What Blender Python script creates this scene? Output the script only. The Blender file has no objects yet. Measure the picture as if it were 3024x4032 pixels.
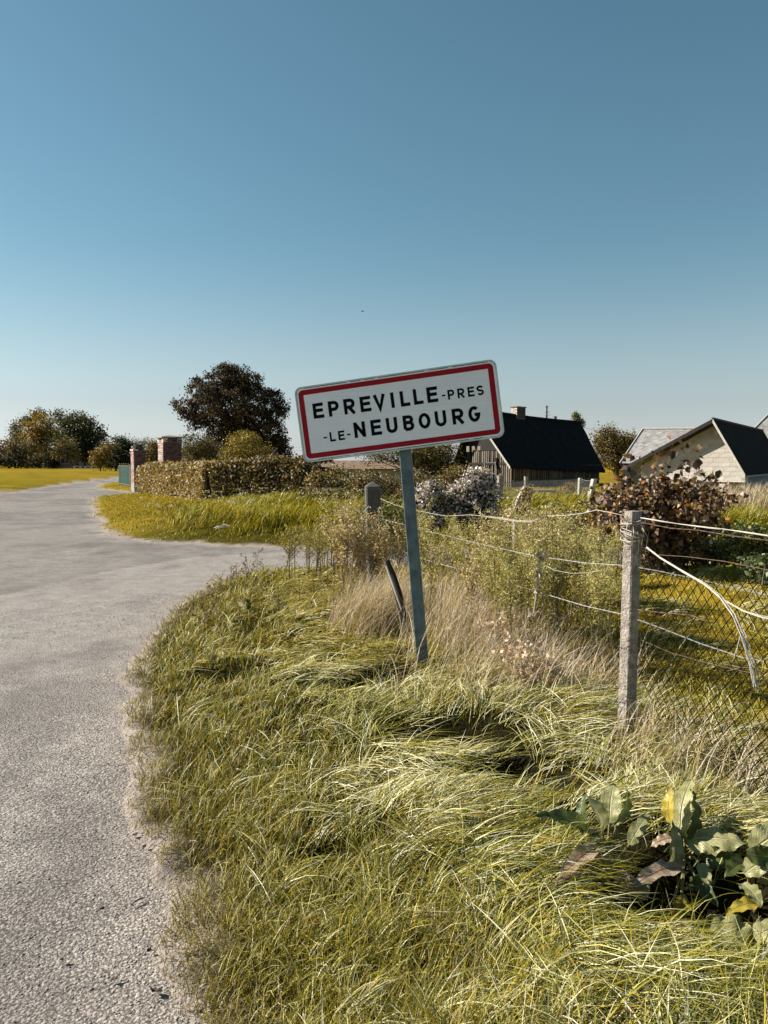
import bpy, bmesh, math, random
import numpy as np
from mathutils import Vector, Matrix, Quaternion
R = math.radians
rng = np.random.default_rng(7)
random.seed(7)
scn = bpy.context.scene

# ------------------------------------------------------------------ camera, sky, sun, exposure
CAMH = 1.55
PITCH = R(3.70)
FPX = 3000.0
cam_d = bpy.data.cameras.new('camera')
cam = bpy.data.objects.new('camera', cam_d)
scn.collection.objects.link(cam)
cam.location = (0, 0, CAMH)
cam.rotation_euler = (R(90) - PITCH, 0, 0)
cam_d.sensor_fit = 'HORIZONTAL'
cam_d.sensor_width = 36
cam_d.lens = FPX / 3024 * 36
cam_d.clip_start = 0.05
cam_d.clip_end = 6000
scn.camera = cam

SUN_AZ = R(-76)      # measured from +Y towards +X
SUN_EL = R(34)
sun_dir = Vector((math.sin(SUN_AZ) * math.cos(SUN_EL), math.cos(SUN_AZ) * math.cos(SUN_EL), math.sin(SUN_EL)))
world = bpy.data.worlds.new('World')
scn.world = world
world.use_nodes = True
wn = world.node_tree
wn.nodes.clear()
sky = wn.nodes.new('ShaderNodeTexSky')
sky.sky_type = 'NISHITA'
sky.sun_disc = False
sky.sun_elevation = SUN_EL
sky.sun_rotation = SUN_AZ % (2 * math.pi)
sky.altitude = 0
sky.air_density = 1.0
sky.dust_density = 0.25
sky.ozone_density = 1.6
hs = wn.nodes.new('ShaderNodeHueSaturation')
hs.inputs['Hue'].default_value = 0.471
hs.inputs['Saturation'].default_value = 1.06
bg = wn.nodes.new('ShaderNodeBackground')
bg.inputs['Strength'].default_value = 0.05
wo = wn.nodes.new('ShaderNodeOutputWorld')
wn.links.new(sky.outputs[0], hs.inputs['Color'])
# low haze: the sky pales to grey blue towards the horizon, all the way round
wtc = wn.nodes.new('ShaderNodeTexCoord'); wsx = wn.nodes.new('ShaderNodeSeparateXYZ'); wmr = wn.nodes.new('ShaderNodeMapRange'); wmx = wn.nodes.new('ShaderNodeMix')
wmr.interpolation_type = 'SMOOTHSTEP'
wmr.inputs['From Min'].default_value = -0.05; wmr.inputs['From Max'].default_value = 0.28; wmr.inputs['To Min'].default_value = .85; wmr.inputs['To Max'].default_value = 0
wmx.data_type = 'RGBA'; wmx.blend_type = 'COLOR'; wmx.inputs[7].default_value = (.61, .68, .73, 1)
wn.links.new(wtc.outputs['Generated'], wsx.inputs[0]); wn.links.new(wsx.outputs['Z'], wmr.inputs[0]); wn.links.new(wmr.outputs[0], wmx.inputs['Factor'])
wn.links.new(hs.outputs[0], wmx.inputs[6]); wn.links.new(wmx.outputs[2], bg.inputs[0])
wn.links.new(bg.outputs[0], wo.inputs[0])

sun_d = bpy.data.lights.new('sun', 'SUN')
sun_d.energy = 5.0
sun_d.angle = R(0.5)
sun_d.color = (1.0, 0.93, 0.83)
sun = bpy.data.objects.new('sun', sun_d)
scn.collection.objects.link(sun)
sun.rotation_euler = sun_dir.to_track_quat('Z', 'Y').to_euler()
sun.location = (-20, 5, 20)

scn.view_settings.view_transform = 'Standard'
scn.view_settings.look = 'None'
scn.view_settings.exposure = 1.0
scn.view_settings.gamma = 1
scn.view_settings.use_curve_mapping = False
scn.cycles.max_bounces = 6
scn.cycles.diffuse_bounces = 2
scn.cycles.glossy_bounces = 2
scn.cycles.transmission_bounces = 3
scn.cycles.transparent_max_bounces = 4
scn.cycles.use_adaptive_sampling = True
scn.cycles.adaptive_threshold = 0.02

# ------------------------------------------------------------------ coordinates
CP, SP = math.cos(PITCH), math.sin(PITCH)


def W(px, py, y):
    """point at depth y seen at photo pixel px, py"""
    a, b = px - 1512.0, py - 2016.0
    dx, dy, dz = a, FPX * CP - b * SP, -FPX * SP - b * CP
    t = y / dy
    return Vector((dx * t, y, CAMH + dz * t))


def G0(px, py, z=0.0):
    a, b = px - 1512.0, py - 2016.0
    dx, dy, dz = a, FPX * CP - b * SP, -FPX * SP - b * CP
    t = (z - CAMH) / dz
    return (dx * t, dy * t)


def MPP(y):
    return y / FPX


# ------------------------------------------------------------------ noise
def vnoise(x, y, seed=0):
    x = np.asarray(x, float); y = np.asarray(y, float)
    xi = np.floor(x); yi = np.floor(y)
    fx = x - xi; fy = y - yi
    fx = fx * fx * (3 - 2 * fx); fy = fy * fy * (3 - 2 * fy)

    def h(a, b):
        v = np.sin(a * 127.1 + b * 311.7 + seed * 74.7) * 43758.5453
        return v - np.floor(v)
    a = h(xi, yi); b = h(xi + 1, yi); c = h(xi, yi + 1); d = h(xi + 1, yi + 1)
    return (a * (1 - fx) + b * fx) * (1 - fy) + (c * (1 - fx) + d * fx) * fy


def fbm(x, y, seed=0, o=3):
    s = 0; a = 0.5; t = 0
    for i in range(o):
        s = s + a * vnoise(x * 2 ** i, y * 2 ** i, seed + i * 13); t += a; a *= 0.5
    return s / t


def sstep(a, b, x):
    t = np.clip((x - a) / (b - a), 0, 1)
    return t * t * (3 - 2 * t)


# ------------------------------------------------------------------ materials
def mat_new(name):
    m = bpy.data.materials.new(name)
    m.use_nodes = True
    nt = m.node_tree
    nt.nodes.clear()
    out = nt.nodes.new('ShaderNodeOutputMaterial')
    p = nt.nodes.new('ShaderNodeBsdfPrincipled')
    nt.links.new(p.outputs[0], out.inputs[0])
    return m, nt, p, out


def mat(name, col, rough=0.7, spec=0.5, metal=0.0, var=0.25, scale=8.0, bump=0.0, bscale=60.0, col2=None, objvar=0.0, stretch=None):
    m, nt, p, out = mat_new(name)
    N = nt.nodes.new; L = nt.links.new
    tc = N('ShaderNodeTexCoord')
    vec = tc.outputs['Object']
    if stretch:
        mp = N('ShaderNodeMapping'); mp.inputs['Scale'].default_value = stretch
        L(vec, mp.inputs[0]); vec = mp.outputs[0]
    n = N('ShaderNodeTexNoise')
    n.inputs['Scale'].default_value = scale
    n.inputs['Detail'].default_value = 6
    n.inputs['Roughness'].default_value = 0.65
    L(vec, n.inputs['Vector'])
    cr = N('ShaderNodeValToRGB')
    c1 = [max(0, c * (1 - var)) for c in col]
    c2 = list(col2) if col2 else [min(1, c * (1 + var)) for c in col]
    cr.color_ramp.elements[0].position = 0.32
    cr.color_ramp.elements[1].position = 0.68
    cr.color_ramp.elements[0].color = (*c1, 1)
    cr.color_ramp.elements[1].color = (*c2, 1)
    L(n.outputs[0], cr.inputs[0])
    colout = cr.outputs[0]
    if objvar > 0:
        oi = N('ShaderNodeObjectInfo')
        mr = N('ShaderNodeMapRange')
        mr.inputs['To Min'].default_value = 1 - objvar
        mr.inputs['To Max'].default_value = 1 + objvar
        L(oi.outputs['Random'], mr.inputs[0])
        h = N('ShaderNodeHueSaturation')
        L(mr.outputs[0], h.inputs['Value']); L(colout, h.inputs['Color'])
        colout = h.outputs[0]
    L(colout, p.inputs['Base Color'])
    p.inputs['Roughness'].default_value = rough
    p.inputs['Specular IOR Level'].default_value = spec
    p.inputs['Metallic'].default_value = metal
    if bump > 0:
        b = N('ShaderNodeTexNoise'); b.inputs['Scale'].default_value = bscale; b.inputs['Detail'].default_value = 5
        L(vec, b.inputs['Vector'])
        bp = N('ShaderNodeBump'); bp.inputs['Strength'].default_value = bump; bp.inputs['Distance'].default_value = 0.02
        L(b.outputs[0], bp.inputs['Height']); L(bp.outputs[0], p.inputs['Normal'])
    return m


def mat_leaf(name, rough=0.45, trans=0.35, spec=0.5, tint=(1, 1, 1)):
    """plant tissue: colour per blade or leaf from the mesh attribute"""
    m, nt, p, out = mat_new(name)
    N = nt.nodes.new; L = nt.links.new
    at = N('ShaderNodeAttribute'); at.attribute_name = 'tint'
    mx = N('ShaderNodeMix'); mx.data_type = 'RGBA'; mx.blend_type = 'MULTIPLY'
    mx.inputs['Factor'].default_value = 1
    mx.inputs[7].default_value = (*tint, 1)
    L(at.outputs['Color'], mx.inputs[6])
    L(mx.outputs[2], p.inputs['Base Color'])
    p.inputs['Roughness'].default_value = rough
    p.inputs['Specular IOR Level'].default_value = spec
    tr = N('ShaderNodeBsdfTranslucent')
    g = N('ShaderNodeMix'); g.data_type = 'RGBA'; g.blend_type = 'MULTIPLY'
    g.inputs['Factor'].default_value = 1
    g.inputs[7].default_value = (1.0, 0.92, 0.35, 1)
    L(mx.outputs[2], g.inputs[6])
    L(g.outputs[2], tr.inputs['Color'])
    ms = N('ShaderNodeMixShader'); ms.inputs[0].default_value = trans
    L(p.outputs[0], ms.inputs[1]); L(tr.outputs[0], ms.inputs[2]); L(ms.outputs[0], out.inputs[0])
    return m


# ------------------------------------------------------------------ object helpers
def link(o):
    scn.collection.objects.link(o)
    return o


def tag(o, label=None, cat=None, group=None, kind=None):
    if label: o['label'] = label
    if cat: o['category'] = cat
    if group: o['group'] = group
    if kind: o['kind'] = kind
    return o


def thing(name, loc, label, cat, group=None, rz=0.0):
    o = bpy.data.objects.new(name, None)
    o.empty_display_size = 0.2
    o.location = loc
    o.rotation_euler = (0, 0, rz)
    link(o)
    return tag(o, label, cat, group)


def add_mesh(name, verts, faces, material, parent=None, world_coords=True, smooth=False):
    """one mesh object; verts in world coordinates are moved into the parent's (unrotated) space"""
    me = bpy.data.meshes.new(name)
    v = [tuple(p) for p in verts]
    if parent is not None and world_coords:
        ox, oy, oz = origin(parent)
        v = [(a - ox, b - oy, c - oz) for a, b, c in v]
    me.from_pydata(v, [], faces)
    me.update()
    if smooth:
        me.polygons.foreach_set('use_smooth', [True] * len(me.polygons))
    if material: me.materials.append(material)
    o = bpy.data.objects.new(name, me)
    link(o)
    if parent is not None: o.parent = parent
    return o


def origin(o):
    v = Vector((0, 0, 0))
    while o is not None:
        v += o.location; o = o.parent
    return v


def bulk(name, verts, nper, material, tint=None, parent=None, quads=None):
    """fast mesh from arrays: verts (N,3), faces given as int array (F,4) or (F,3)"""
    me = bpy.data.meshes.new(name)
    verts = np.asarray(verts, np.float32)
    if parent is not None:
        verts = verts - np.array(origin(parent), np.float32)
    F, k = quads.shape
    me.vertices.add(len(verts))
    me.vertices.foreach_set('co', verts.ravel())
    me.loops.add(F * k)
    me.loops.foreach_set('vertex_index', quads.astype(np.int32).ravel())
    me.polygons.add(F)
    me.polygons.foreach_set('loop_start', np.arange(0, F * k, k, dtype=np.int32))
    me.update(calc_edges=True)
    if tint is not None:
        a = me.color_attributes.new('tint', 'FLOAT_COLOR', 'POINT')
        c = np.ones((len(verts), 4), np.float32); c[:, :3] = tint
        a.data.foreach_set('color', c.ravel())
    me.validate()
    me.materials.append(material)
    o = bpy.data.objects.new(name, me)
    link(o)
    if parent is not None: o.parent = parent
    return o


class MB:
    def __init__(s): s.v = []; s.f = []

    def add(s, vs, fs):
        n = len(s.v)
        s.v += [tuple(p) for p in vs]
        s.f += [tuple(i + n for i in f) for f in fs]
        return s

    def hexa(s, b, t):
        """bottom 4 + top 4 corner points, same winding"""
        return s.add(list(b) + list(t), [(3, 2, 1, 0), (4, 5, 6, 7), (0, 1, 5, 4), (1, 2, 6, 5), (2, 3, 7, 6), (3, 0, 4, 7)])

    def box(s, c, ex, ey, ez):
        """centre and three half-extent vectors"""
        c, ex, ey, ez = map(Vector, (c, ex, ey, ez))
        b = [c - ex - ey - ez, c + ex - ey - ez, c + ex + ey - ez, c - ex + ey - ez]
        return s.hexa(b, [p + 2 * ez for p in b])

    def prism(s, pts, d):
        """polygon pts extruded by vector d"""
        n = len(pts); d = Vector(d)
        vs = [Vector(p) for p in pts] + [Vector(p) + d for p in pts]
        fs = [tuple(range(n))[::-1], tuple(range(n, 2 * n))] + [(i, (i + 1) % n, n + (i + 1) % n, n + i) for i in range(n)]
        return s.add(vs, fs)

    def tube(s, pts, r, k=6, cap=True):
        pts = [Vector(p) for p in pts]
        n = len(pts)
        rs = r if hasattr(r, '__len__') else [r] * n
        up = Vector((0, 0, 1))
        base = len(s.v)
        prev = None
        for i, p in enumerate(pts):
            d = (pts[min(i + 1, n - 1)] - pts[max(i - 1, 0)])
            if d.length < 1e-9: d = Vector((0, 0, 1))
            d.normalize()
            if prev is None:
                a = d.cross(up)
                if a.length < 0.1: a = d.cross(Vector((1, 0, 0)))
            else:
                a = prev - d * prev.dot(d)
            a.normalize(); prev = a
            b = d.cross(a)
            for j in range(k):
                t = 2 * math.pi * j / k
                s.v.append(tuple(p + (a * math.cos(t) + b * math.sin(t)) * rs[i]))
        for i in range(n - 1):
            for j in range(k):
                j2 = (j + 1) % k
                s.f.append((base + i * k + j, base + i * k + j2, base + (i + 1) * k + j2, base + (i + 1) * k + j))
        if cap:
            s.f.append(tuple(base + j for j in range(k))[::-1])
            s.f.append(tuple(base + (n - 1) * k + j for j in range(k)))
        return s

    def build(s, name, m, parent=None, smooth=False):
        return add_mesh(name, s.v, s.f, m, parent, True, smooth)


def clip_poly(poly, a, b):
    """keep the part of a 2-D polygon left of the line a->b"""
    out = []
    n = len(poly)
    ins = lambda p: (b[0] - a[0]) * (p[1] - a[1]) - (b[1] - a[1]) * (p[0] - a[0]) >= -1e-9
    for i in range(n):
        p, q = poly[i], poly[(i + 1) % n]
        ip, iq = ins(p), ins(q)
        if ip: out.append(p)
        if ip != iq:
            dx, dy = q[0] - p[0], q[1] - p[1]
            den = (b[0] - a[0]) * dy - (b[1] - a[1]) * dx
            t = ((b[1] - a[1]) * (p[0] - a[0]) - (b[0] - a[0]) * (p[1] - a[1])) / den
            out.append((p[0] + dx * t, p[1] + dy * t))
    return out


def clip_to(poly, hull):
    for i in range(len(hull)):
        if len(poly) < 3: return []
        poly = clip_poly(poly, hull[i], hull[(i + 1) % len(hull)])
    return poly if len(poly) >= 3 else []


def area(p):
    return 0.5 * abs(sum(p[i][0] * p[(i + 1) % len(p)][1] - p[(i + 1) % len(p)][0] * p[i][1] for i in range(len(p))))


# ------------------------------------------------------------------ road layout and relief
edge_near = [G0(*p) for p in [(735, 4032), (658, 3750), (632, 3600), (612, 3450), (580, 3250), (552, 3050), (532, 2850), (505, 2700), (540, 2590), (620, 2480), (720, 2385), (800, 2330), (880, 2285), (1000, 2262), (1180, 2250), (1400, 2245)]]
edge_isle = [G0(*p) for p in [(1330, 2163), (1100, 2158), (900, 2148), (700, 2138), (560, 2130), (480, 2118), (425, 2090), (395, 2055), (372, 2010), (366, 1985), (372, 1966), (388, 1956), (440, 1952), (520, 1950), (590, 1947)]]
edge_small = [G0(*p) for p in [(575, 1934), (515, 1936), (460, 1933), (410, 1928), (382, 1921), (400, 1909), (440, 1901), (488, 1897), (545, 1894), (640, 1890)]]
edge_left = [G0(*p) for p in [(640, 1876), (545, 1878), (487, 1881), (400, 1887), (330, 1895), (240, 1908), (150, 1922), (60, 1937), (0, 1948)]]
ROAD = [(-0.05, -6), (-0.35, 0), (-0.5, 1.2)] + edge_near + [(4.5, 11.2), (4.5, 13.6)] + edge_isle + edge_small + edge_left + [(-19, 30), (-14.5, 18), (-10.5, 10), (-7.2, 4), (-6.2, 0), (-6, -6)]
ROAD = np.array(ROAD)


def sd_poly(x, y, P):
    """signed distance, positive inside"""
    x = np.asarray(x, float); y = np.asarray(y, float)
    d2 = np.full(x.shape, 1e18); ins = np.zeros(x.shape, bool)
    n = len(P)
    for i in range(n):
        ax, ay = P[i]; bx, by = P[(i + 1) % n]
        ex, ey = bx - ax, by - ay
        wx, wy = x - ax, y - ay
        t = np.clip((wx * ex + wy * ey) / (ex * ex + ey * ey + 1e-12), 0, 1)
        d2 = np.minimum(d2, (wx - ex * t) ** 2 + (wy - ey * t) ** 2)
        c = ((ay > y) != (by > y)) & (x < (bx - ax) * (y - ay) / (by - ay + 1e-12) + ax)
        ins ^= c
    d = np.sqrt(d2)
    return np.where(ins, d, -d)


def verge_d(x, y):
    """metres into the grass from the road edge (negative on the road), ragged"""
    x = np.asarray(x, float); y = np.asarray(y, float)
    d = -sd_poly(x, y, ROAD)
    r = np.hypot(x, y)
    return d + (fbm(x * 2.2, y * 2.2, 3) - 0.5) * np.clip(0.16 + r * 0.022, 0.2, 1.0)


HOLLOWS = [(1790, 2915, .50, .13), (2130, 3085, .42, .2), (2250, 3330, .26, .12), (1330, 2715, .50, .12), (1270, 3350, .10, .05), (2900, 3800, .3, .1), (2420, 3640, .2, .06), (1500, 2680, .3, .08),
           (850, 2640, .25, .1), (2600, 3470, .3, .12), (2350, 3360, .22, .1), (2450, 2930, .20, .14), (2980, 3500, .25, .14), (2390, 3370, .22, .15), (2700, 3470, .24, .17), (2950, 3540, .2, .14), (2480, 3540, .2, .12), (2900, 3700, .22, .1), (1300, 2700, .2, .1), (880, 2650, .2, .12), (2030, 3000, .15, .1)]
HOL = [(*G0(px, py, 0.12), a, b) for px, py, a, b in HOLLOWS]


def hollow(x, y):
    h = np.zeros(np.shape(x))
    for cx, cy, a, b in HOL:
        h = np.maximum(h, np.exp(-(((x - cx) / a) ** 2 + ((y - cy) / (b * 1.6)) ** 2) * 1.6))
    return h


def Hf(x, y, vd=None):
    x = np.asarray(x, float); y = np.asarray(y, float)
    d = verge_d(x, y) if vd is None else vd
    near = sstep(13.5, 11, y) * sstep(-6, -2, x)
    isle = sstep(12.5, 14.5, y) * sstep(45, 30, y) * sstep(-14, -7, x)
    rise = sstep(-0.05, 0.5, d) * 0.05 + sstep(0.1, 1.8, d) * (0.11 * near + 0.26 * isle * sstep(-8, -3, x) * .8 + 0.10 * (1 - near))
    lump = (fbm(x * 1.7, y * 1.7, 21) - 0.5) * 0.20 * sstep(0.2, 1.0, d) * sstep(25, 8, np.hypot(x, y))
    h = -0.045 + sstep(-0.35, 0.12, d) * 0.06 + rise + lump
    h = h - hollow(x, y) * 0.13 * sstep(0.2, .6, d)
    return h


def Hs(x, y):
    return float(Hf(np.array([x]), np.array([y]))[0])


def GH(px, py):
    """photo pixel onto the relief"""
    z = 0.1
    for _ in range(6):
        x, y = G0(px, py, z); z = Hs(x, y)
    return Vector((x, y, z))


# polar grid, fine in front of the camera
ang_f = np.linspace(R(-42), R(42), 300)
ang_b = np.linspace(R(42), R(318), 60)[1:-1]
ang = np.concatenate([ang_f, ang_b])
rad = np.concatenate([[0.3], np.geomspace(0.9, 60, 420), np.geomspace(64, 4500, 40)])
AA, RR = np.meshgrid(ang, rad, indexing='ij')
GX, GY = np.sin(AA) * RR, np.cos(AA) * RR
VD = verge_d(GX, GY)
GZ = Hf(GX, GY, VD)
na, nr = GX.shape
ii, jj = np.meshgrid(np.arange(na), np.arange(nr - 1), indexing='ij')
i2 = (ii + 1) % na
quads = np.stack([ii * nr + jj, i2 * nr + jj, i2 * nr + jj + 1, ii * nr + jj + 1], -1).reshape(-1, 4)[:, ::-1]
rr = RR
# bare ground: pale gravel at the tarmac's edge, near-black thatch with shade put into its colour under the long grass, lawn colour where the blades are too fine to build
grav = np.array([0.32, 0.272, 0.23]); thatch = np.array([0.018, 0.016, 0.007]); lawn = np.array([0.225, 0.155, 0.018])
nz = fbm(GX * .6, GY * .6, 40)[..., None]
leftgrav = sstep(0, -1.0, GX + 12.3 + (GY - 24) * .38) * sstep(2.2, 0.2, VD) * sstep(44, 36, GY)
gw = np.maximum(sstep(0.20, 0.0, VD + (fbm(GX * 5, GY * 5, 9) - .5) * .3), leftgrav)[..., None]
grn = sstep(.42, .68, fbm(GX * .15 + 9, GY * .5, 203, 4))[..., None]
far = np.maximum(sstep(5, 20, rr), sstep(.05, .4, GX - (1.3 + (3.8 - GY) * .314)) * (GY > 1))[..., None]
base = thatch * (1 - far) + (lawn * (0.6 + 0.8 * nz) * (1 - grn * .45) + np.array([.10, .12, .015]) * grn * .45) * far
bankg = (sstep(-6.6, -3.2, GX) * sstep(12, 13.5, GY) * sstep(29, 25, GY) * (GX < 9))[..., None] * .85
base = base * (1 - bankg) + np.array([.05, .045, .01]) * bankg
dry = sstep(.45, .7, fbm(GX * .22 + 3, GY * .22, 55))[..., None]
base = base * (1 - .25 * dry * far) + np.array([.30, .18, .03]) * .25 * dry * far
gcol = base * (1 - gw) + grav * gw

m, nt, p, out = mat_new('ground_soil')
N = nt.nodes.new; L = nt.links.new
at = N('ShaderNodeAttribute'); at.attribute_name = 'tint'
tc = N('ShaderNodeTexCoord')
n1 = N('ShaderNodeTexNoise'); n1.inputs['Scale'].default_value = 9; n1.inputs['Detail'].default_value = 9; n1.inputs['Roughness'].default_value = .75
L(tc.outputs['Object'], n1.inputs['Vector'])
mr = N('ShaderNodeMapRange'); mr.inputs['From Min'].default_value = .3; mr.inputs['From Max'].default_value = .7; mr.inputs['To Min'].default_value = .62; mr.inputs['To Max'].default_value = 1.35
L(n1.outputs[0], mr.inputs[0])
mx = N('ShaderNodeMix'); mx.data_type = 'RGBA'; mx.blend_type = 'MULTIPLY'; mx.inputs['Factor'].default_value = 1
L(at.outputs['Color'], mx.inputs[6]); L(mr.outputs[0], mx.inputs[7]); L(mx.outputs[2], p.inputs['Base Color'])
p.inputs['Roughness'].default_value = 1; p.inputs['Specular IOR Level'].default_value = 0
bp = N('ShaderNodeBump'); bp.inputs['Strength'].default_value = .8; bp.inputs['Distance'].default_value = .03
n2 = N('ShaderNodeTexNoise'); n2.inputs['Scale'].default_value = 60; n2.inputs['Detail'].default_value = 6
L(tc.outputs['Object'], n2.inputs['Vector']); L(n2.outputs[0], bp.inputs['Height']); L(bp.outputs[0], p.inputs['Normal'])
M_ground = m
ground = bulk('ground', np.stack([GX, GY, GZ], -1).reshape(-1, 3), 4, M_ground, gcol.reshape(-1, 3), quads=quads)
tag(ground, kind='structure')

# tarmac sheet, 4 mm above the road bed, its edge buried under the rising verge
keep = (VD < 0.35)
qk = keep.ravel()[quads].any(1) & (RR.ravel()[quads].max(1) < 140)
seam = np.array([G0(*q) for q in [(-900, 2420), (0, 2345), (300, 2275), (520, 2232), (760, 2195), (1000, 2178), (1500, 2165)]])
sy = np.interp(GX, seam[:, 0], seam[:, 1]) + (fbm(GX * 1.5, GY * 1.5, 77) - .5) * .25
mainroad = sstep(-.1, .1, GY - sy)
w1 = fbm(GX * .55, GY * .35, 31)
w2 = fbm(GX * 2.5, GY * 1.6, 32, 5)
worn = np.clip(.55 * w1 + .45 * w2, 0, 1)
c_dark = np.array([.215, .187, .165]); c_lite = np.array([.335, .298, .262]); c_dust = np.array([.35, .30, .255])
t = (sstep(.34, .64, worn))[..., None]
rc = c_dark * (1 - t) + c_lite * t
rc = rc * (1 - .22 * mainroad[..., None])
nearseam = np.exp(-((GY - sy) / .5) ** 2)[..., None] * (1 - mainroad[..., None])
rc = rc * (1 + .12 * nearseam)
dust = np.clip(sstep(-.5, -.05, VD + (w2 - .5) * .6) * .8 + sstep(.66, .8, w2) * .35, 0, 1)[..., None]
rc = rc * (1 - dust) + c_dust * dust
m, nt, p, out = mat_new('worn_tarmac')
N = nt.nodes.new; L = nt.links.new
at = N('ShaderNodeAttribute'); at.attribute_name = 'tint'
tc = N('ShaderNodeTexCoord')
vo = N('ShaderNodeTexVoronoi'); vo.inputs['Scale'].default_value = 95; vo.inputs['Randomness'].default_value = 1
L(tc.outputs['Object'], vo.inputs['Vector'])
sh = N('ShaderNodeSeparateColor'); L(vo.outputs['Color'], sh.inputs[0])
mr = N('ShaderNodeMapRange'); mr.inputs['To Min'].default_value = .8; mr.inputs['To Max'].default_value = 1.2
L(sh.outputs[0], mr.inputs[0])
n3 = N('ShaderNodeTexNoise'); n3.inputs['Scale'].default_value = 85; n3.inputs['Detail'].default_value = 4; n3.inputs['Roughness'].default_value = .7
L(tc.outputs['Object'], n3.inputs['Vector'])
pit_shade = N('ShaderNodeMapRange'); pit_shade.inputs['From Min'].default_value = .38; pit_shade.inputs['From Max'].default_value = .5; pit_shade.inputs['To Min'].default_value = .36; pit_shade.inputs['To Max'].default_value = 1  # darkens the colour in flecks, standing in for the chippings' shadows
L(n3.outputs[0], pit_shade.inputs[0])
n5 = N('ShaderNodeTexNoise'); n5.inputs['Scale'].default_value = 5; n5.inputs['Detail'].default_value = 10; n5.inputs['Roughness'].default_value = .72
L(tc.outputs['Object'], n5.inputs['Vector'])
m5 = N('ShaderNodeMapRange'); m5.inputs['From Min'].default_value = .35; m5.inputs['From Max'].default_value = .65; m5.inputs['To Min'].default_value = .80; m5.inputs['To Max'].default_value = 1.2
L(n5.outputs[0], m5.inputs[0])
mu0 = N('ShaderNodeMath'); mu0.operation = 'MULTIPLY'; L(mr.outputs[0], mu0.inputs[0]); L(pit_shade.outputs[0], mu0.inputs[1])
mu = N('ShaderNodeMath'); mu.operation = 'MULTIPLY'; L(mu0.outputs[0], mu.inputs[0]); L(m5.outputs[0], mu.inputs[1])
mx = N('ShaderNodeMix'); mx.data_type = 'RGBA'; mx.blend_type = 'MULTIPLY'; mx.inputs['Factor'].default_value = 1
L(at.outputs['Color'], mx.inputs[6]); L(mu.outputs[0], mx.inputs[7]); L(mx.outputs[2], p.inputs['Base Color'])
p.inputs['Roughness'].default_value = .82; p.inputs['Specular IOR Level'].default_value = .3
sub = N('ShaderNodeMath'); sub.operation = 'SUBTRACT'; L(pit_shade.outputs[0], sub.inputs[0]); L(vo.outputs['Distance'], sub.inputs[1])
bp = N('ShaderNodeBump'); bp.inputs['Strength'].default_value = .95; bp.inputs['Distance'].default_value = .006
L(sub.outputs[0], bp.inputs['Height']); L(bp.outputs[0], p.inputs['Normal'])
M_road = m
RZ = (fbm(GX * .8, GY * .8, 90) - .5) * .02
road = bulk('road', np.stack([GX, GY, RZ], -1).reshape(-1, 3), 4, M_road, rc.reshape(-1, 3), quads=quads[qk])
tag(road, kind='structure')

# ------------------------------------------------------------------ grass blades
M_grass = mat_leaf('grass_blade', rough=.42, trans=.2, spec=.45)
M_grassmid = mat_leaf('verge_grass_blade', rough=.55, trans=.25, spec=.4)
M_grassfar = mat_leaf('mown_grass', rough=.75, trans=.25, spec=.15)
M_straw = mat_leaf('dry_straw', rough=.6, trans=.25, spec=.3)
M_leaf = mat_leaf('leaf', rough=.5, trans=.3, spec=.4)
M_leafdull = mat_leaf('dull_leaf', rough=.7, trans=.25, spec=.2)
M_bark = mat('bark', (.07, .055, .045), .9, var=.4, scale=12, bump=.6)
M_stem = mat('dry_stem', (.14, .10, .06), .8, var=.3, scale=30)


def blades(name, x, y, z, Ln, wd, az, th0, th1, col, material, K=5, powr=1.0, parent=None):
    n = len(x)
    t = np.linspace(0, 1, K + 1)
    th = th0[:, None] + (th1 - th0)[:, None] * t[None, :] ** powr
    seg = Ln[:, None] / K
    dh = np.sin(th) * seg; dz = np.cos(th) * seg
    hh = np.concatenate([np.zeros((n, 1)), np.cumsum(dh[:, :-1], 1)], 1)
    zz = np.concatenate([np.zeros((n, 1)), np.cumsum(dz[:, :-1], 1)], 1)
    bend = (rng.random(n) - .5) * .6
    a = az[:, None] + bend[:, None] * t[None, :]
    ca, sa = np.cos(a), np.sin(a)
    cx = x[:, None] + ca * hh; cy = y[:, None] + sa * hh; cz = z[:, None] + zz
    roll = (rng.random(n) - .5) * 1.6
    ww = wd[:, None] * (0.75 + .25 * np.sin(t * 3.1)[None, :]) * (1 - t[None, :] ** 2.2 * .93) * .5
    sx = -sa * np.cos(roll)[:, None]; sy_ = ca * np.cos(roll)[:, None]; sz = np.sin(roll)[:, None] * np.ones_like(sx)
    A = np.stack([cx - sx * ww, cy - sy_ * ww, cz - sz * ww], -1)
    B = np.stack([cx + sx * ww, cy + sy_ * ww, cz + sz * ww], -1)
    V = np.stack([A, B], 2).reshape(n, (K + 1) * 2, 3)
    b = (np.arange(n) * (K + 1) * 2)[:, None]
    k = np.arange(K) * 2
    Q = np.stack([b + k, b + k + 1, b + k + 3, b + k + 2], -1).reshape(-1, 4)
    C = np.repeat(col[:, None, :], (K + 1) * 2, 1)
    return bulk(name, V.reshape(-1, 3), 4, material, C.reshape(-1, 3), parent, quads=Q)


PAL = np.array([[.24, .22, .018], [.36, .28, .012], [.15, .15, .014], [.46, .42, .12], [.05, .065, .01], [.70, .66, .42], [.22, .14, .025]])  # palest and darkest tones also carry blade highlights and shade
PAL_DRY = np.array([[.50, .40, .28], [.42, .32, .21], [.58, .50, .38], [.26, .16, .09], [.38, .30, .08]])


def pick(pal, n, w):
    w = np.array(w, float); w /= w.sum()
    c = pal[rng.choice(len(pal), n, p=w)]
    return c * (0.8 + .4 * rng.random((n, 1)))


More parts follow.
